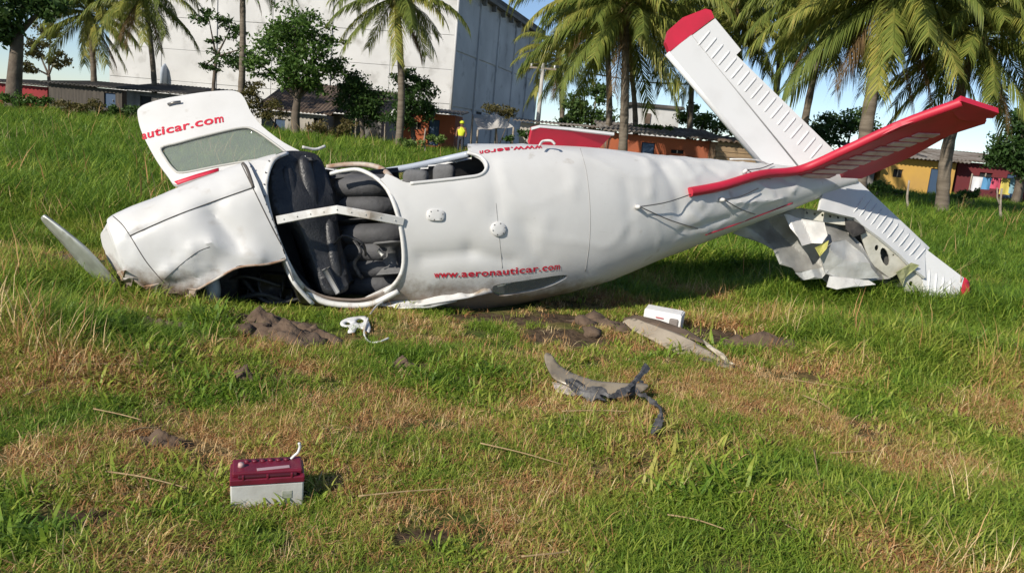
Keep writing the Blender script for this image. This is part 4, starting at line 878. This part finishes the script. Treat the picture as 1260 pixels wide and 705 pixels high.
# ------------------------------------------------------------------ huts
def corr(L_, D_, pitch_, z, t=.05, wave=.22, amp=.035):
    """corrugated sheet roof, L_ along x, D_ along y; front edge at y=0,z; rises with pitch"""
    k = max(6, int(L_ / wave * 2)); vs, fs = [], []
    for kk, (y, zz) in enumerate(((0, 0), (D_, D_ * pitch_))):
        for lay in (0, 1):
            for i in range(k + 1): vs.append((i * L_ / k, y, z + zz + (amp if i % 2 else -amp) - lay * t))
    n_ = k + 1
    for i in range(k):
        fs += [(i, i + 1, 2 * n_ + i + 1, 2 * n_ + i), (n_ + i + 1, n_ + i, 3 * n_ + i, 3 * n_ + i + 1), (i + 1, i, n_ + i, n_ + i + 1), (2 * n_ + i, 2 * n_ + i + 1, 3 * n_ + i + 1, 3 * n_ + i)]
    return mesh(vs, fs)
def hut(name, label, pl, pr, pe, Yd, D_, wallm, roofm, over=.35, pitch_=.12, openings=(), group='huts along the far side of the field', planks=False, base=0.0):
    """openings: (kind, px0, px1, ytop px, ybot px) on the front wall"""
    x0, x1 = P(pl, pe, Yd).x, P(pr, pe, Yd).x; ez = P((pl + pr) / 2, pe, Yd).z
    r = empty(name, (x0, Yd, base), label, 'hut', group); Lx = x1 - x0; ez -= base
    ops = []
    for kd, a, b_, c, d in openings:
        p, q = P(a, c, Yd), P(b_, d, Yd); ops.append((kd, p.x - x0, q.x - x0, min(p.z - base, ez - .1), max(q.z - base, .02)))
    xsx = sorted(set([0, Lx] + [o[1] for o in ops] + [o[2] for o in ops])); zs = sorted(set([0, ez] + [o[3] for o in ops] + [o[4] for o in ops]))
    bm = bmesh.new()
    for i in range(len(xsx) - 1):
        for j in range(len(zs) - 1):
            cx, cz = (xsx[i] + xsx[i + 1]) / 2, (zs[j] + zs[j + 1]) / 2
            if any(o[1] < cx < o[2] and o[4] < cz < o[3] for o in ops): continue
            q = bmesh.ops.create_cube(bm, size=1)['verts']; bmesh.ops.transform(bm, matrix=Matrix.Translation((cx, .075, cz)) @ Matrix.Diagonal((xsx[i + 1] - xsx[i], .15, zs[j + 1] - zs[j], 1)), verts=q)
    bmesh.ops.remove_doubles(bm, verts=bm.verts, dist=.0005)
    dup = {}
    for f in bm.faces: dup.setdefault(tuple(round(c_, 3) for c_ in f.calc_center_median()), []).append(f)
    bmesh.ops.delete(bm, geom=[f for l in dup.values() if len(l) > 1 for f in l], context='FACES')
    for cx, cy, sx, sy in ((.07, D_ / 2 + .075, .14, D_ - .15), (Lx - .07, D_ / 2 + .075, .14, D_ - .15), (Lx / 2, D_ + .06, Lx, .12)):
        q = bmesh.ops.create_cube(bm, size=1)['verts']; bmesh.ops.transform(bm, matrix=Matrix.Translation((cx, cy, ez / 2)) @ Matrix.Diagonal((sx, sy, ez, 1)), verts=q)
    obj('wall', frombm(bm), wallm, r, False)
    if planks:
        z = .02; k = 0
        while z < ez - .05:
            hgt = random.uniform(.2, .3); obj('plank', box((Lx / 2 + random.uniform(-.05, .05), -.025, z + hgt / 2), (Lx + .1, .04, hgt - .02), .008), plankm, r, False); z += hgt; k += 1
    rf = obj('roof', corr(Lx + 2 * over, D_ + 2 * over, pitch_, 0), roofm, r, False); rf.location = (-over, -over, ez + .10)
    for kd, a, b_, c, d in ops:
        if kd == 'door':
            dd = obj('door', box(((a + b_) / 2, .10, (c + d) / 2), (b_ - a - .04, .04, c - d - .02), .01), dark if random.random() < .5 else mat('blue_door', (.05, .09, .16), .7), r, False)
            obj('handle', box((b_ - .15, .06, d + 1.0 if c - d > 1.2 else (c + d) / 2), (.04, .06, .12), .01), steel, dd, False)
        else:
            wd_ = obj('window', box(((a + b_) / 2, .11, (c + d) / 2), (b_ - a - .02, .02, c - d - .02)), dark, r, False)
            obj('frame', box(((a + b_) / 2, .06, (c + d) / 2), (.05, .05, c - d - .03)), woodpost, wd_, False)
    return r
hut('long_shed', 'long low shed with dark sheet roof and red end wall behind the tall grass', -20, 58, 104, 47, 5, redw, darkroof, .3, .05, [('door', 6, 20, 110, 130)])
hut('long_shed', 'dark weathered plank shed with sloping sheet roof left of the lean-to', 60, 150, 107, 46, 5, mat('dark_plank', (.10, .085, .07), .9, (.05, .043, .037), 2, stretch=(6, 1, .5)), darkroof, .3, .06, [('door', 128, 142, 114, 134)])
hut('lean_to', 'pale grey lean-to shelter with a dark sagging roof beside the dark shed', 156, 262, 116, 43.5, 4, mat('patched_wall', (.22, .20, .18), .9, (.07, .065, .06), 1.5), darkroof, .4, .10, [('door', 172, 186, 118, 140)])
hut('block_house', 'small grey house with rusty tin roof behind the round green tree', 322, 402, 139, 48, 6, mat('pale_block', (.46, .43, .38), .9, (.30, .28, .25), 1), rustroof, .4, .28, [('door', 338, 350, 146, 170), ('window', 386, 397, 145, 157)])
hut('block_house', 'low dark house with rusty tin roof between the round tree and the bushes', 402, 470, 142, 50, 6, greyw, rustroof, .4, .25, [('door', 424, 434, 148, 172), ('window', 445, 456, 148, 157)])
hut('brick_hut', 'red orange hut with dark doorway under the grey warehouse wall', 497, 561, 139.5, 46, 5, orangew, tin, .35, .05, [('door', 528, 539, 147, 180), ('window', 508, 518, 150, 160)])
hut('low_hut', 'low pale hut with tin roof beyond the cloth awning', 640, 760, 156, 44, 5, mat('pale_plaster', (.50, .46, .40), .9, (.36, .33, .30), 1), tin, .4, .03, [('window', 668, 682, 162, 170), ('door', 730, 742, 160, 182)])
hut('orange_hut', 'long orange hut with grey tin roof seen above the fuselage', 752, 884, 169, 36, 5, orangew, tin, .4, .085, [('window', 826, 841, 184, 190), ('door', 790, 803, 175, 205)])
hut('plank_hut', 'small hut of weathered wooden planks next to the orange hut', 883, 955, 178.5, 34.5, 4, plankm, rustroof, .3, .05, [], planks=True)
hut('low_hut', 'grey roofed hut half hidden behind the fin', 968, 1078, 203, 45, 5, greyw, tin, .4, .1, [('window', 1030, 1042, 212, 222)])
hut('yellow_house', 'yellow house with tin roof and a dark doorway behind the palm', 1086, 1178, 197, 45, 6, yelloww, tin, .5, .09, [('door', 1146, 1158, 207, 243), ('window', 1100, 1110, 208, 219)])
hut('maroon_house', 'dark maroon house joined to the yellow house', 1179, 1275, 203, 45.4, 6, maroonw, tin, .4, .09, [('door', 1240, 1254, 214, 246), ('window', 1206, 1220, 212, 224)])
# far white house beyond the orange hut
fw = empty('white_house', gy(808, 75), 'distant whitewashed house with a small dark window above the orange hut', 'house')
a0, a1 = P(778, 130, 75).x, P(838, 130, 75).x; zt = P(808, 133, 75).z
kid('wall', box(((a0 + a1) / 2, 78, zt / 2), (a1 - a0, 6, zt)), whitewall, fw, False)
kid('roof', box(((a0 + a1) / 2, 78, zt + .15), (a1 - a0 + .6, 6.5, .3), .05), darkroof, fw, False)
kid('window', box((P(797, 145, 75).x, 74.95, P(797, 146, 75).z), (.5, .12, .9)), rustroof, fw, False)
# awning of grey cloth on poles
aw = empty('cloth_awning', gy(605, 44), 'sagging grey cloth awning on thin poles beside the red orange hut', 'awning')
pa, pb, pc, pd = P(582, 141, 45.5), P(612, 141, 45.5), P(632, 157, 42.5), P(588, 160, 42.5)
vs, fs = [], []
for j in range(9):
    for i in range(9):
        u, v = i / 8, j / 8; q = pa.lerp(pb, u).lerp(pd.lerp(pc, u), v); q.z -= .35 * math.sin(u * 3.14) * math.sin(v * 3.14) - .03 * math.sin(u * 14); vs.append(q)
fs = [(j * 9 + i, j * 9 + i + 1, (j + 1) * 9 + i + 1, (j + 1) * 9 + i) for j in range(8) for i in range(8)]
kid('cloth', mesh(vs, fs), tarp, aw)
for q in (pa, pb, pc, pd): kid('pole', tube([V((q.x, q.y, 0)), q], .05, 6), woodpost, aw)
# utility pole
up = empty('utility_pole', gy(661, 50), 'pale concrete utility pole with wires standing before the grey warehouse wall', 'pole')
b0 = V(up.location); tp = V((b0.x, 50, P(667, 78, 50).z))
kid('post', tube([b0, tp], [.16, .10], 10), mat('pole_concrete', (.5, .48, .44), .9, (.36, .34, .31), 2), up)
kid('crossarm', beam(tp + V((-.8, 0, -.3)), tp + V((.8, 0, -.3)), .1, .1), woodpost, up, False)
for k in (-.7, 0, .7):
    kid('insulator', tube([tp + V((k, 0, -.25)), tp + V((k, 0, -.08))], .05, 6), plastic, up)
    w0 = tp + V((k, 0, -.06)); w1 = V((16, 66 + k, 6.8)); kid('wire', tube(smoothpath([w0, w0.lerp(w1, .5) - V((0, 0, .5)), w1], 6), .02, 4), steel, up)
# fence posts
FP = [(13, 102, 126), (42, 106, 128), (67, 107, 137), (93, 112, 138), (118, 118, 140), (144, 119, 140), (378, 150, 174), (404, 154, 175), (438, 146, 180), (473, 153, 182), (523, 158, 192), (561, 147, 186), (1062, 214, 244), (1117, 222, 262), (1158, 212, 264), (1232, 232, 276), (1010, 205, 238)]
WHERE = ['before the red end wall', 'below the red window', 'before the gap between the sheds', 'before the dark shed window', 'leaning before the dark shed', 'before the dark shed doorway', 'under the round green tree', 'right of the round green tree trunk', 'before the dark bushes', 'crooked, beside the slender palm', 'before the red orange hut', 'next to the person in the yellow vest', 'behind the lower stabilizer', 'before the yellow wall', 'against the thick palm trunk', 'forked at the top, before the maroon house', 'hidden behind the fin']
def fpost(px, y0, y1, wh_, fork=False):
    b_ = G(px, y1); sc = b_.y; t_ = P(px + random.uniform(-2, 2), y0, sc); mid = b_.lerp(t_, .5) + V((random.uniform(-.06, .06), 0, 0))
    r_ = .045 if sc > 30 else .04
    o = empty('fence_post', b_, 'thin weathered fence post ' + wh_, 'post', 'fence posts round the field')
    kid('stake', tube(smoothpath([b_ - V((0, 0, .1)), b_.lerp(mid, .5) + V((random.uniform(-.03, .03), 0, 0)), mid, t_], 3), [r_ * 1.1, r_, r_ * 1.05, r_, r_, r_ * .9, r_, r_ * .85, r_ * .8, r_ * .7], 7), woodpost, o)
    if fork: kid('branch', tube([mid, mid + V((-.14, 0, .25)), mid + V((-.2, 0, .55))], [r_ * .8, r_ * .6, r_ * .5], 6), woodpost, o)
for (a, b_, c), w_ in zip(FP, WHERE): fpost(a, b_, c, w_, a == 1232)
# laundry on a line by the maroon house
CL = [((.75, .75, .78), 'white'), ((.10, .28, .5), 'blue'), ((.55, .08, .14), 'red'), ((.6, .5, .12), 'yellow'), ((.3, .5, .6), 'pale blue')]
lp0, lp1 = P(1196, 216, 41.5), P(1262, 219, 41.5)
lr = empty('clothes_line', V((lp0.x, 41.5, 0)), 'clothes line strung between two stakes before the maroon house', 'clothes line')
kid('line', tube(smoothpath([lp0, lp0.lerp(lp1, .5) - V((0, 0, .08)), lp1], 5), .015, 4), steel, lr)
for q in (lp0, lp1): kid('stake', tube([V((q.x, q.y, 0)), q + V((0, 0, .1))], .04, 6), woodpost, lr)
for i, (c, nm) in enumerate(CL):
    q = lp0.lerp(lp1, .12 + i * .18); wd_, hh = random.uniform(.4, .6), random.uniform(.55, .85); vs, fs = [], []
    for lay in (0, .012):
        for j in range(6):
            for k in range(6): vs.append(V((q.x - wd_ / 2 + wd_ * k / 5, q.y + lay + .06 * math.sin(k * 1.4 + i) * j / 5, q.z - .06 - hh * j / 5)))
    for j in range(5):
        for k in range(5):
            a = j * 6 + k; fs += [(a, a + 1, a + 7, a + 6), (a + 36, a + 42, a + 43, a + 37)]
    o = obj('laundry', mesh(vs, fs), mat('cloth_' + nm.replace(' ', '_'), c, .9)); tag(o, nm + ' cloth hanging to dry before the maroon house', 'laundry', 'laundry on the clothes line')

# ------------------------------------------------------------------ palms
def frond(el0, Lr, seed, dead=False):
    r = random.Random(seed); vs, fs = [], []; k = 16; pts = []; p = V((0, 0, 0)); el = el0
    for i in range(k + 1):
        pts.append(p.copy()); t = i / k; el = el0 - (el0 + R(72)) * (t ** 1.25) * (.8 if not dead else 1.0); p += V((math.cos(el), 0, math.sin(el))) * Lr / k
    for i in range(k):   # rachis
        b0 = len(vs); w_ = .05 * (1 - i / k * .8)
        for q in (pts[i], pts[i + 1]): vs += [q + V((0, -w_, 0)), q + V((0, w_, 0)), q + V((0, 0, w_ * .8))]
        fs += [(b0, b0 + 3, b0 + 5, b0 + 2), (b0 + 1, b0 + 2, b0 + 5, b0 + 4), (b0, b0 + 1, b0 + 4, b0 + 3)]
    nl = 92
    for s in (-1, 1):
        for i in range(nl):
            t = .10 + .90 * (i + r.random() * .6) / nl
            if r.random() < (.08 if not dead else .35): continue
            f = t * k; a = min(int(f), k - 1); q = pts[a].lerp(pts[a + 1], f - a); d = (pts[a + 1] - pts[a]).normalized()
            ll = Lr * .25 * (math.sin(min(1, t * 1.15 + .12) * math.pi * .86) ** .6 * .8 + .25) * r.uniform(.8, 1.1); side = V((0, s, 0)); upv = d.cross(side) * s * -1
            dr = (side * r.uniform(.38, .6) + d * .7 + V((0, 0, r.uniform(-.05, .12)))).normalized(); drop = r.uniform(.75, 1.25) if not dead else 1.4
            m1 = q + dr * ll * .5 - V((0, 0, ll * .10 * drop)); m2 = q + dr * ll * .80 - V((0, 0, ll * .52 * drop)); wv = d * .042 * (1 if not dead else .6)
            b0 = len(vs); vs += [q - wv * .5, q + wv * .5, m1 + wv * .8, m1 - wv * .8, m2]
            fs += [(b0, b0 + 1, b0 + 2, b0 + 3), (b0 + 3, b0 + 2, b0 + 4)]
    me = mesh(vs, fs, 'frond'); me.materials.append(frondD if dead else frondM); me.shade_smooth(); return me
ELS = [80, 66, 53, 41, 29, 17, 2, -16, -38]
FR = [[frond(R(e + dv), 4.2, 100 + i * 3 + j) for j, dv in enumerate((-5, 4))] for i, e in enumerate(ELS)]
FD = [frond(R(e), 3.6, 300 + i, True) for i, e in enumerate((-50, -66))]
def palm(label, base, crown, r0, size, nf, seed, dead=2, low=9, bend_=.4):
    r = random.Random(seed); o = empty('palm_tree', base, label, 'palm', 'palms along the far side of the field')
    pts = smoothpath([base - V((0, 0, .2)), base.lerp(crown, .33) + V((bend_ * .5, 0, 0)), base.lerp(crown, .7) + V((bend_ * .4, 0, 0)), crown], 8)
    k = len(pts); rad = [r0 * (1.35 - .35 * min(1, i / 3)) * (1 - .35 * i / k) * (1.05 if i % 2 else .96) for i in range(k)]
    kid('trunk', tube(pts, rad, 10), bark, o)
    kid('heart', tube([crown - V((0, 0, .7)), crown - V((0, 0, .2)), crown + V((0, 0, .3))], [r0 * .8, r0 * 1.5, r0 * .5], 10), frondD, o)
    nf = int(nf * 1.45)
    for i in range(nf):
        t = (i / nf) ** .85; li = min(low - 1, int(t * low)); me = r.choice(FR[li])
        f = obj('frond', me, None, o, False); f.location = crown - base + V((0, 0, .15 - t * .3)); f.rotation_euler = (r.uniform(-.25, .25), 0, i * 2.39996 + r.uniform(-.3, .3)); s_ = size * 1.0 * r.uniform(.82, 1.12) * (1 - .25 * (t < .12)); f.scale = (s_, s_, s_)
    for i in range(dead):
        f = obj('dead_frond', r.choice(FD), None, o, False); f.location = crown - base + V((0, 0, -.3)); f.rotation_euler = (0, 0, r.uniform(0, 6.28)); f.scale = (size * .9,) * 3
    for i in range(5):
        a = i * 1.26 + seed; c = crown + V((math.cos(a) * r0 * 1.7, math.sin(a) * r0 * 1.7, -.35 - .1 * (i % 2)))
        kid('coconut', tube([c + V((0, 0, .16)), c + V((0, 0, .1)), c, c - V((0, 0, .1)), c - V((0, 0, .15))], [.02, .10, .13, .09, .02], 8), mat('coconut', (.16, .15, .04), .6, (.22, .14, .05), 4), o)
    return o
def pp2(bx, by, cx, cy, Yd): b_ = P(bx, by, Yd); b_.z = 0; return b_, P(cx, cy, Yd)
palm('slender straight palm before the dark bushes at the warehouse corner', *pp2(490, 185, 487, -6, 41), .20, .86, 26, 1, 2)
palm('palm leaning beside the vent hood of the white warehouse', *pp2(190, 120, 176, -10, 46), .17, .86, 24, 2, 3)
palm('bushy palm before the end of the white warehouse', *pp2(113, 118, 108, 15, 50), .20, .90, 28, 3, 4)
palm('tall palm trunk with its crown high above, between the sparse tree and the round tree', *pp2(293, 130, 296, -70, 44), .20, .9, 24, 4, 1)
palm('thick palm standing before the orange hut roof', *pp2(768, 190, 770, 12, 33), .20, .98, 34, 5, 2, bend_=.1)
palm('thin palm close behind the thick palm at the orange hut', *pp2(748, 190, 742, -8, 38), .16, .95, 24, 6, 2)
palm('dark slim palm just right of the thick palm at the orange hut', *pp2(783, 190, 770, 30, 40), .15, .8, 18, 7, 1)
palm('short yellowish palm behind the concrete utility pole', *pp2(690, 172, 688, 72, 56), .2, .85, 24, 8, 4)
palm('palm whose crown shows behind the raised stabilizer', *pp2(914, 200, 905, 18, 37), .17, .95, 26, 9, 3)
palm('big palm with hanging dead fronds behind the fin', *pp2(1062, 215, 1096, -14, 27), .25, 1.02, 36, 10, 5, bend_=-.2)
palm('palm with a pale thick foot before the yellow house', *pp2(1160, 262, 1204, 44, 27), .22, .86, 32, 11, 2, bend_=-.5)
palm('palm with brown drooping fronds between the stabilizer and the fin', *pp2(985, 205, 1030, -20, 31), .16, .95, 22, 12, 6, bend_=-.4)
palm('palm rising behind the plank hut with yellow hanging fronds', *pp2(940, 205, 965, -12, 40), .17, 1.0, 26, 14, 2)
palm('palm crown filling the gap behind the red stabilizer tip', *pp2(845, 195, 850, -14, 42), .16, 1.0, 26, 16, 2)
palm('distant palm behind the maroon house', *pp2(1255, 235, 1262, 10, 52), .2, .9, 22, 13, 2)

# ------------------------------------------------------------------ broadleaf trees and bushes
def leaves(clumps, size, seed, per=1.0):
    """clumps: (centre, rx, ry, rz, n): leaf-sized faces gathered in many small sprays"""
    g = np.random.default_rng(seed); Vs = []
    for c, rx, ry, rz, n_ in clumps:
        n_ = int(n_ * per); ns_ = max(5, n_ // 45); d = g.normal(size=(ns_, 3)); d /= np.linalg.norm(d, axis=1)[:, None]; d *= (g.random(ns_) ** .45)[:, None]
        ctr = np.array(c) + d * np.array([rx, ry, rz]); pick = g.integers(0, ns_, n_); sp_ = .24 * (rx + rz) / 2
        p = ctr[pick] + g.normal(size=(n_, 3)) * sp_ * np.array([1, 1, .6]); a = g.normal(size=(n_, 3)); a /= np.linalg.norm(a, axis=1)[:, None]
        b_ = g.normal(size=(n_, 3)); b_ = np.cross(a, b_); b_ /= np.linalg.norm(b_, axis=1)[:, None] + 1e-6; s_ = size * g.uniform(.6, 1.3, n_)[:, None]
        Vs.append(np.stack([p - a * s_, p + b_ * s_ * .45, p + a * s_, p - b_ * s_ * .45], 1).reshape(-1, 3))
    v = np.concatenate(Vs); k = len(v) // 4; me = bpy.data.meshes.new('leaves'); me.vertices.add(len(v)); me.vertices.foreach_set('co', v.astype(np.float32).ravel())
    me.loops.add(len(v)); me.loops.foreach_set('vertex_index', np.arange(len(v), dtype=np.int32)); me.polygons.add(k); me.polygons.foreach_set('loop_start', np.arange(0, len(v), 4, dtype=np.int32)); me.update(); me.validate(); return me
def tree(name, label, cat, bx, by, Yd, cl, leafm, size=.14, seed=1, tr=.16, dens=1.0, group=None, fork=None, multi=False):
    """cl: (px, py, rx px, ry px) crown clumps at distance Yd"""
    b_ = P(bx, by, Yd); b_.z = 0; o = empty(name, b_, label, cat, group); s_ = Yd / FPX; C_ = []; r = random.Random(seed)
    for px, py, rx, ry in cl:
        c = P(px, py, Yd + r.uniform(-.6, .6) * rx * s_); C_.append((c, rx * s_, rx * s_ * .85, ry * s_, max(120, rx * ry * 2.9 * dens)))
    top = max(C_, key=lambda q: q[0].z)[0]; fk = fork and P(*fork, Yd) or b_.lerp(V((top.x, top.y, top.z)), .45)
    if not multi: kid('trunk', tube(smoothpath([b_ - V((0, 0, .2)), b_.lerp(fk, .5) + V((r.uniform(-.15, .15), 0, 0)), fk], 4), [tr * (1.3 - .5 * i / 8) for i in range(9)], 9), bark2, o)
    for c, rx, ry, rz, n_ in C_:
        st_ = fk if not multi else b_ + V((r.uniform(-.2, .2), r.uniform(-.1, .1), -.05))
        kid('limb', tube(smoothpath([st_, st_.lerp(c, .5) + V((0, 0, .12 * rz)), c + V((0, 0, rz * .3))], 4), [tr * .55 * (1 - .8 * i / 8) + .01 for i in range(9)], 6), bark2, o)
    kid('crown', leaves(C_, size, seed), leafm, o, False); return o
TG = 'broadleaf trees along the far side of the field'
tree('shade_tree', 'large shade tree with a forked grey trunk before the red end wall', 'tree', 14, 128, 40, [(-10, 10, 40, 24), (30, -8, 36, 20), (60, 8, 22, 16), (5, 40, 18, 12)], leafB, .15, 1, .32, 1.0, TG, (22, 42))
tree('thin_tree', 'thin hazy tree behind the red shed', 'tree', 58, 118, 60, [(45, 62, 16, 14), (62, 40, 16, 18), (70, 72, 14, 14), (30, 80, 14, 10)], leafC, .16, 2, .14, .7, TG)
tree('sparse_tree', 'sparse tree with open branches before the white warehouse', 'tree', 266, 125, 46, [(256, 22, 22, 10), (286, 35, 16, 12), (262, 48, 10, 6), (285, 72, 26, 13), (250, 84, 18, 6), (300, 62, 12, 8)], leafB, .11, 3, .10, .75, TG, (266, 70))
tree('round_tree', 'round green tree with a dense layered crown before the white warehouse', 'tree', 365, 166, 43, [(362, 28, 38, 18), (340, 62, 34, 20), (388, 68, 36, 20), (362, 86, 40, 18), (372, 105, 30, 13), (322, 84, 20, 14), (410, 82, 18, 16), (350, 48, 34, 16), (400, 46, 24, 13)], leafA, .12, 4, .22, .62, TG, (366, 122))
tree('dark_bush_tree', 'dense dark green bushy tree left of the slender palm', 'tree', 446, 178, 44, [(440, 102, 20, 15), (428, 120, 20, 16), (455, 120, 22, 18), (445, 140, 26, 14)], leafB, .10, 5, .12, 1.5, TG)
tree('dark_bush_tree', 'dense dark green bushy tree right of the slender palm', 'tree', 510, 178, 44, [(500, 100, 16, 14), (522, 108, 16, 14), (505, 125, 24, 16), (525, 135, 14, 14), (490, 145, 20, 12)], leafB, .10, 6, .12, 1.4, TG)
tree('leafy_tree', 'dark leafy tree between the utility pole and the thick palm', 'tree', 722, 180, 48, [(715, 130, 20, 16), (735, 115, 16, 14), (705, 148, 18, 12), (740, 145, 18, 16)], leafB, .12, 7, .14, 1.3, TG)
tree('leafy_tree', 'green leafy tree behind the orange hut roof', 'tree', 858, 182, 46, [(845, 146, 16, 12), (868, 150, 20, 12), (895, 155, 22, 14), (850, 133, 9, 8), (920, 165, 22, 14)], leafA, .11, 8, .14, 1.3, TG)
tree('leafy_tree', 'dark green tree behind the big palm trunk', 'tree', 1035, 205, 50, [(1020, 160, 22, 18), (1050, 150, 20, 18), (1095, 170, 24, 16), (985, 165, 22, 16)], leafB, .13, 9, .16, 1.3, TG)
tree('shade_tree', 'very dark leafy tree overhanging the maroon house', 'tree', 1250, 240, 41, [(1245, 180, 26, 20), (1265, 150, 22, 20), (1228, 196, 20, 12), (1262, 205, 18, 14)], leafB, .12, 10, .18, 1.6, TG)
SG = 'shrubs along the fence line'
for i, (px, py, Yd, cl, lm, lab) in enumerate([
    (30, 135, 38, [(20, 122, 20, 8), (50, 124, 18, 8)], leafA, 'low green scrub before the red end wall'),
    (95, 140, 38, [(85, 130, 18, 8), (110, 132, 18, 7)], leafC, 'low olive scrub before the dark plank shed'),
    (150, 142, 38, [(140, 136, 16, 7), (165, 136, 18, 8)], leafB, 'low dark scrub before the lean-to shelter'),
    (408, 176, 40, [(398, 160, 20, 10), (420, 158, 16, 10)], leafC, 'yellowish green shrub under the round tree'),
    (275, 150, 44, [(300, 128, 22, 14), (335, 135, 20, 12), (312, 112, 14, 12)], leafC, 'olive shrub behind the open cabin door'),
    (505, 185, 38, [(505, 176, 16, 8), (540, 172, 14, 8)], leafA, 'low green shrub before the red orange hut'),
    (615, 150, 52, [(610, 135, 18, 10), (630, 140, 12, 8)], leafC, 'dry brown shrub above the cloth awning'),
    (640, 168, 42, [(650, 165, 12, 5), (628, 170, 10, 5)], leafB, 'dark low shrub under the cloth awning'),
    (782, 168, 39, [(790, 158, 14, 6), (812, 158, 14, 6)], leafA, 'green shrub on the roof line of the orange hut'),
    (1080, 232, 34, [(1085, 232, 16, 8), (1110, 238, 12, 6)], leafA, 'low dark green shrub before the yellow house'),
    (1200, 245, 36, [(1195, 238, 14, 7), (1180, 242, 9, 6)], leafA, 'low shrub at the foot of the palm before the maroon house')]):
    tree('shrub', lab, 'shrub', px, py, Yd, cl, lm, .09, 40 + i, .05, 1.2, SG, None, True)

# ------------------------------------------------------------------ person in a yellow vest by the awning
ph = P(568, 160, 41.5); pb0 = V((ph.x, ph.y, 0))
pe = empty('person', pb0, 'person in a yellow vest and cap standing by the fence below the awning', 'person')
J = {'pel': (0, 0, .95), 'chest': (0, 0, 1.32), 'neck': (0, 0, 1.48), 'head': (0, -.02, 1.58), 'crown': (0, -.01, 1.70), 'ls': (-.19, 0, 1.40), 'le': (-.25, -.02, 1.12), 'lh': (-.23, -.12, .90), 'rs': (.19, 0, 1.40), 're': (.26, -.02, 1.13), 'rh': (.22, -.14, .93), 'lk': (-.10, -.02, .50), 'lf': (-.11, .02, .07), 'lt': (-.12, -.14, .04), 'rk': (.10, -.02, .50), 'rf': (.12, .02, .07), 'rt': (.13, -.14, .04), 'lhp': (-.10, 0, .90), 'rhp': (.10, 0, .90)}
RD = {'pel': .15, 'chest': .16, 'neck': .065, 'head': .10, 'crown': .075, 'ls': .07, 'le': .048, 'lh': .035, 'rs': .07, 're': .048, 'rh': .035, 'lk': .07, 'lf': .05, 'lt': .04, 'rk': .07, 'rf': .05, 'rt': .04, 'lhp': .10, 'rhp': .10}
E_ = [('pel', 'chest'), ('chest', 'neck'), ('neck', 'head'), ('head', 'crown'), ('chest', 'ls'), ('ls', 'le'), ('le', 'lh'), ('chest', 'rs'), ('rs', 're'), ('re', 'rh'), ('pel', 'lhp'), ('lhp', 'lk'), ('lk', 'lf'), ('lf', 'lt'), ('pel', 'rhp'), ('rhp', 'rk'), ('rk', 'rf'), ('rf', 'rt')]
def skinned(names, scale_=1.0):
    ks = list(names); me = bpy.data.meshes.new('s'); me.from_pydata([J[k] for k in ks], [(ks.index(a), ks.index(b_)) for a, b_ in E_ if a in ks and b_ in ks], [])
    o = bpy.data.objects.new('tmp', me); col.objects.link(o); o.modifiers.new('k', 'SKIN'); sd_ = o.modifiers.new('u', 'SUBSURF'); sd_.levels = 2; sd_.render_levels = 2
    for i, k in enumerate(ks): me.skin_vertices[0].data[i].radius = (RD[k] * scale_, RD[k] * scale_ * .85); me.skin_vertices[0].data[i].use_root = (i == 0)
    dg = bpy.context.evaluated_depsgraph_get(); r = bpy.data.meshes.new_from_object(o.evaluated_get(dg)); bpy.data.objects.remove(o); return r
bm_ = skinned(J); skinm = mat('skin', (.22, .11, .065), .6); pants = mat('dark_trousers', (.03, .035, .05), .9)
bm_.materials.append(skinm); bm_.materials.append(pants)
for p in bm_.polygons: p.material_index = 1 if p.center.z < 1.0 else 0
obj('body', bm_, None, pe)
vest = mat('hi_vis_yellow', (.62, .68, .03), .7)
obj('vest', skinned(['pel', 'chest', 'neck', 'ls', 'rs'], 1.13), vest, pe)
obj('cap', tube([V((0, -.01, 1.64)), V((0, -.01, 1.70)), V((0, -.01, 1.76)), V((0, -.01, 1.79))], [.125, .125, .095, .03], 12), vest, pe)
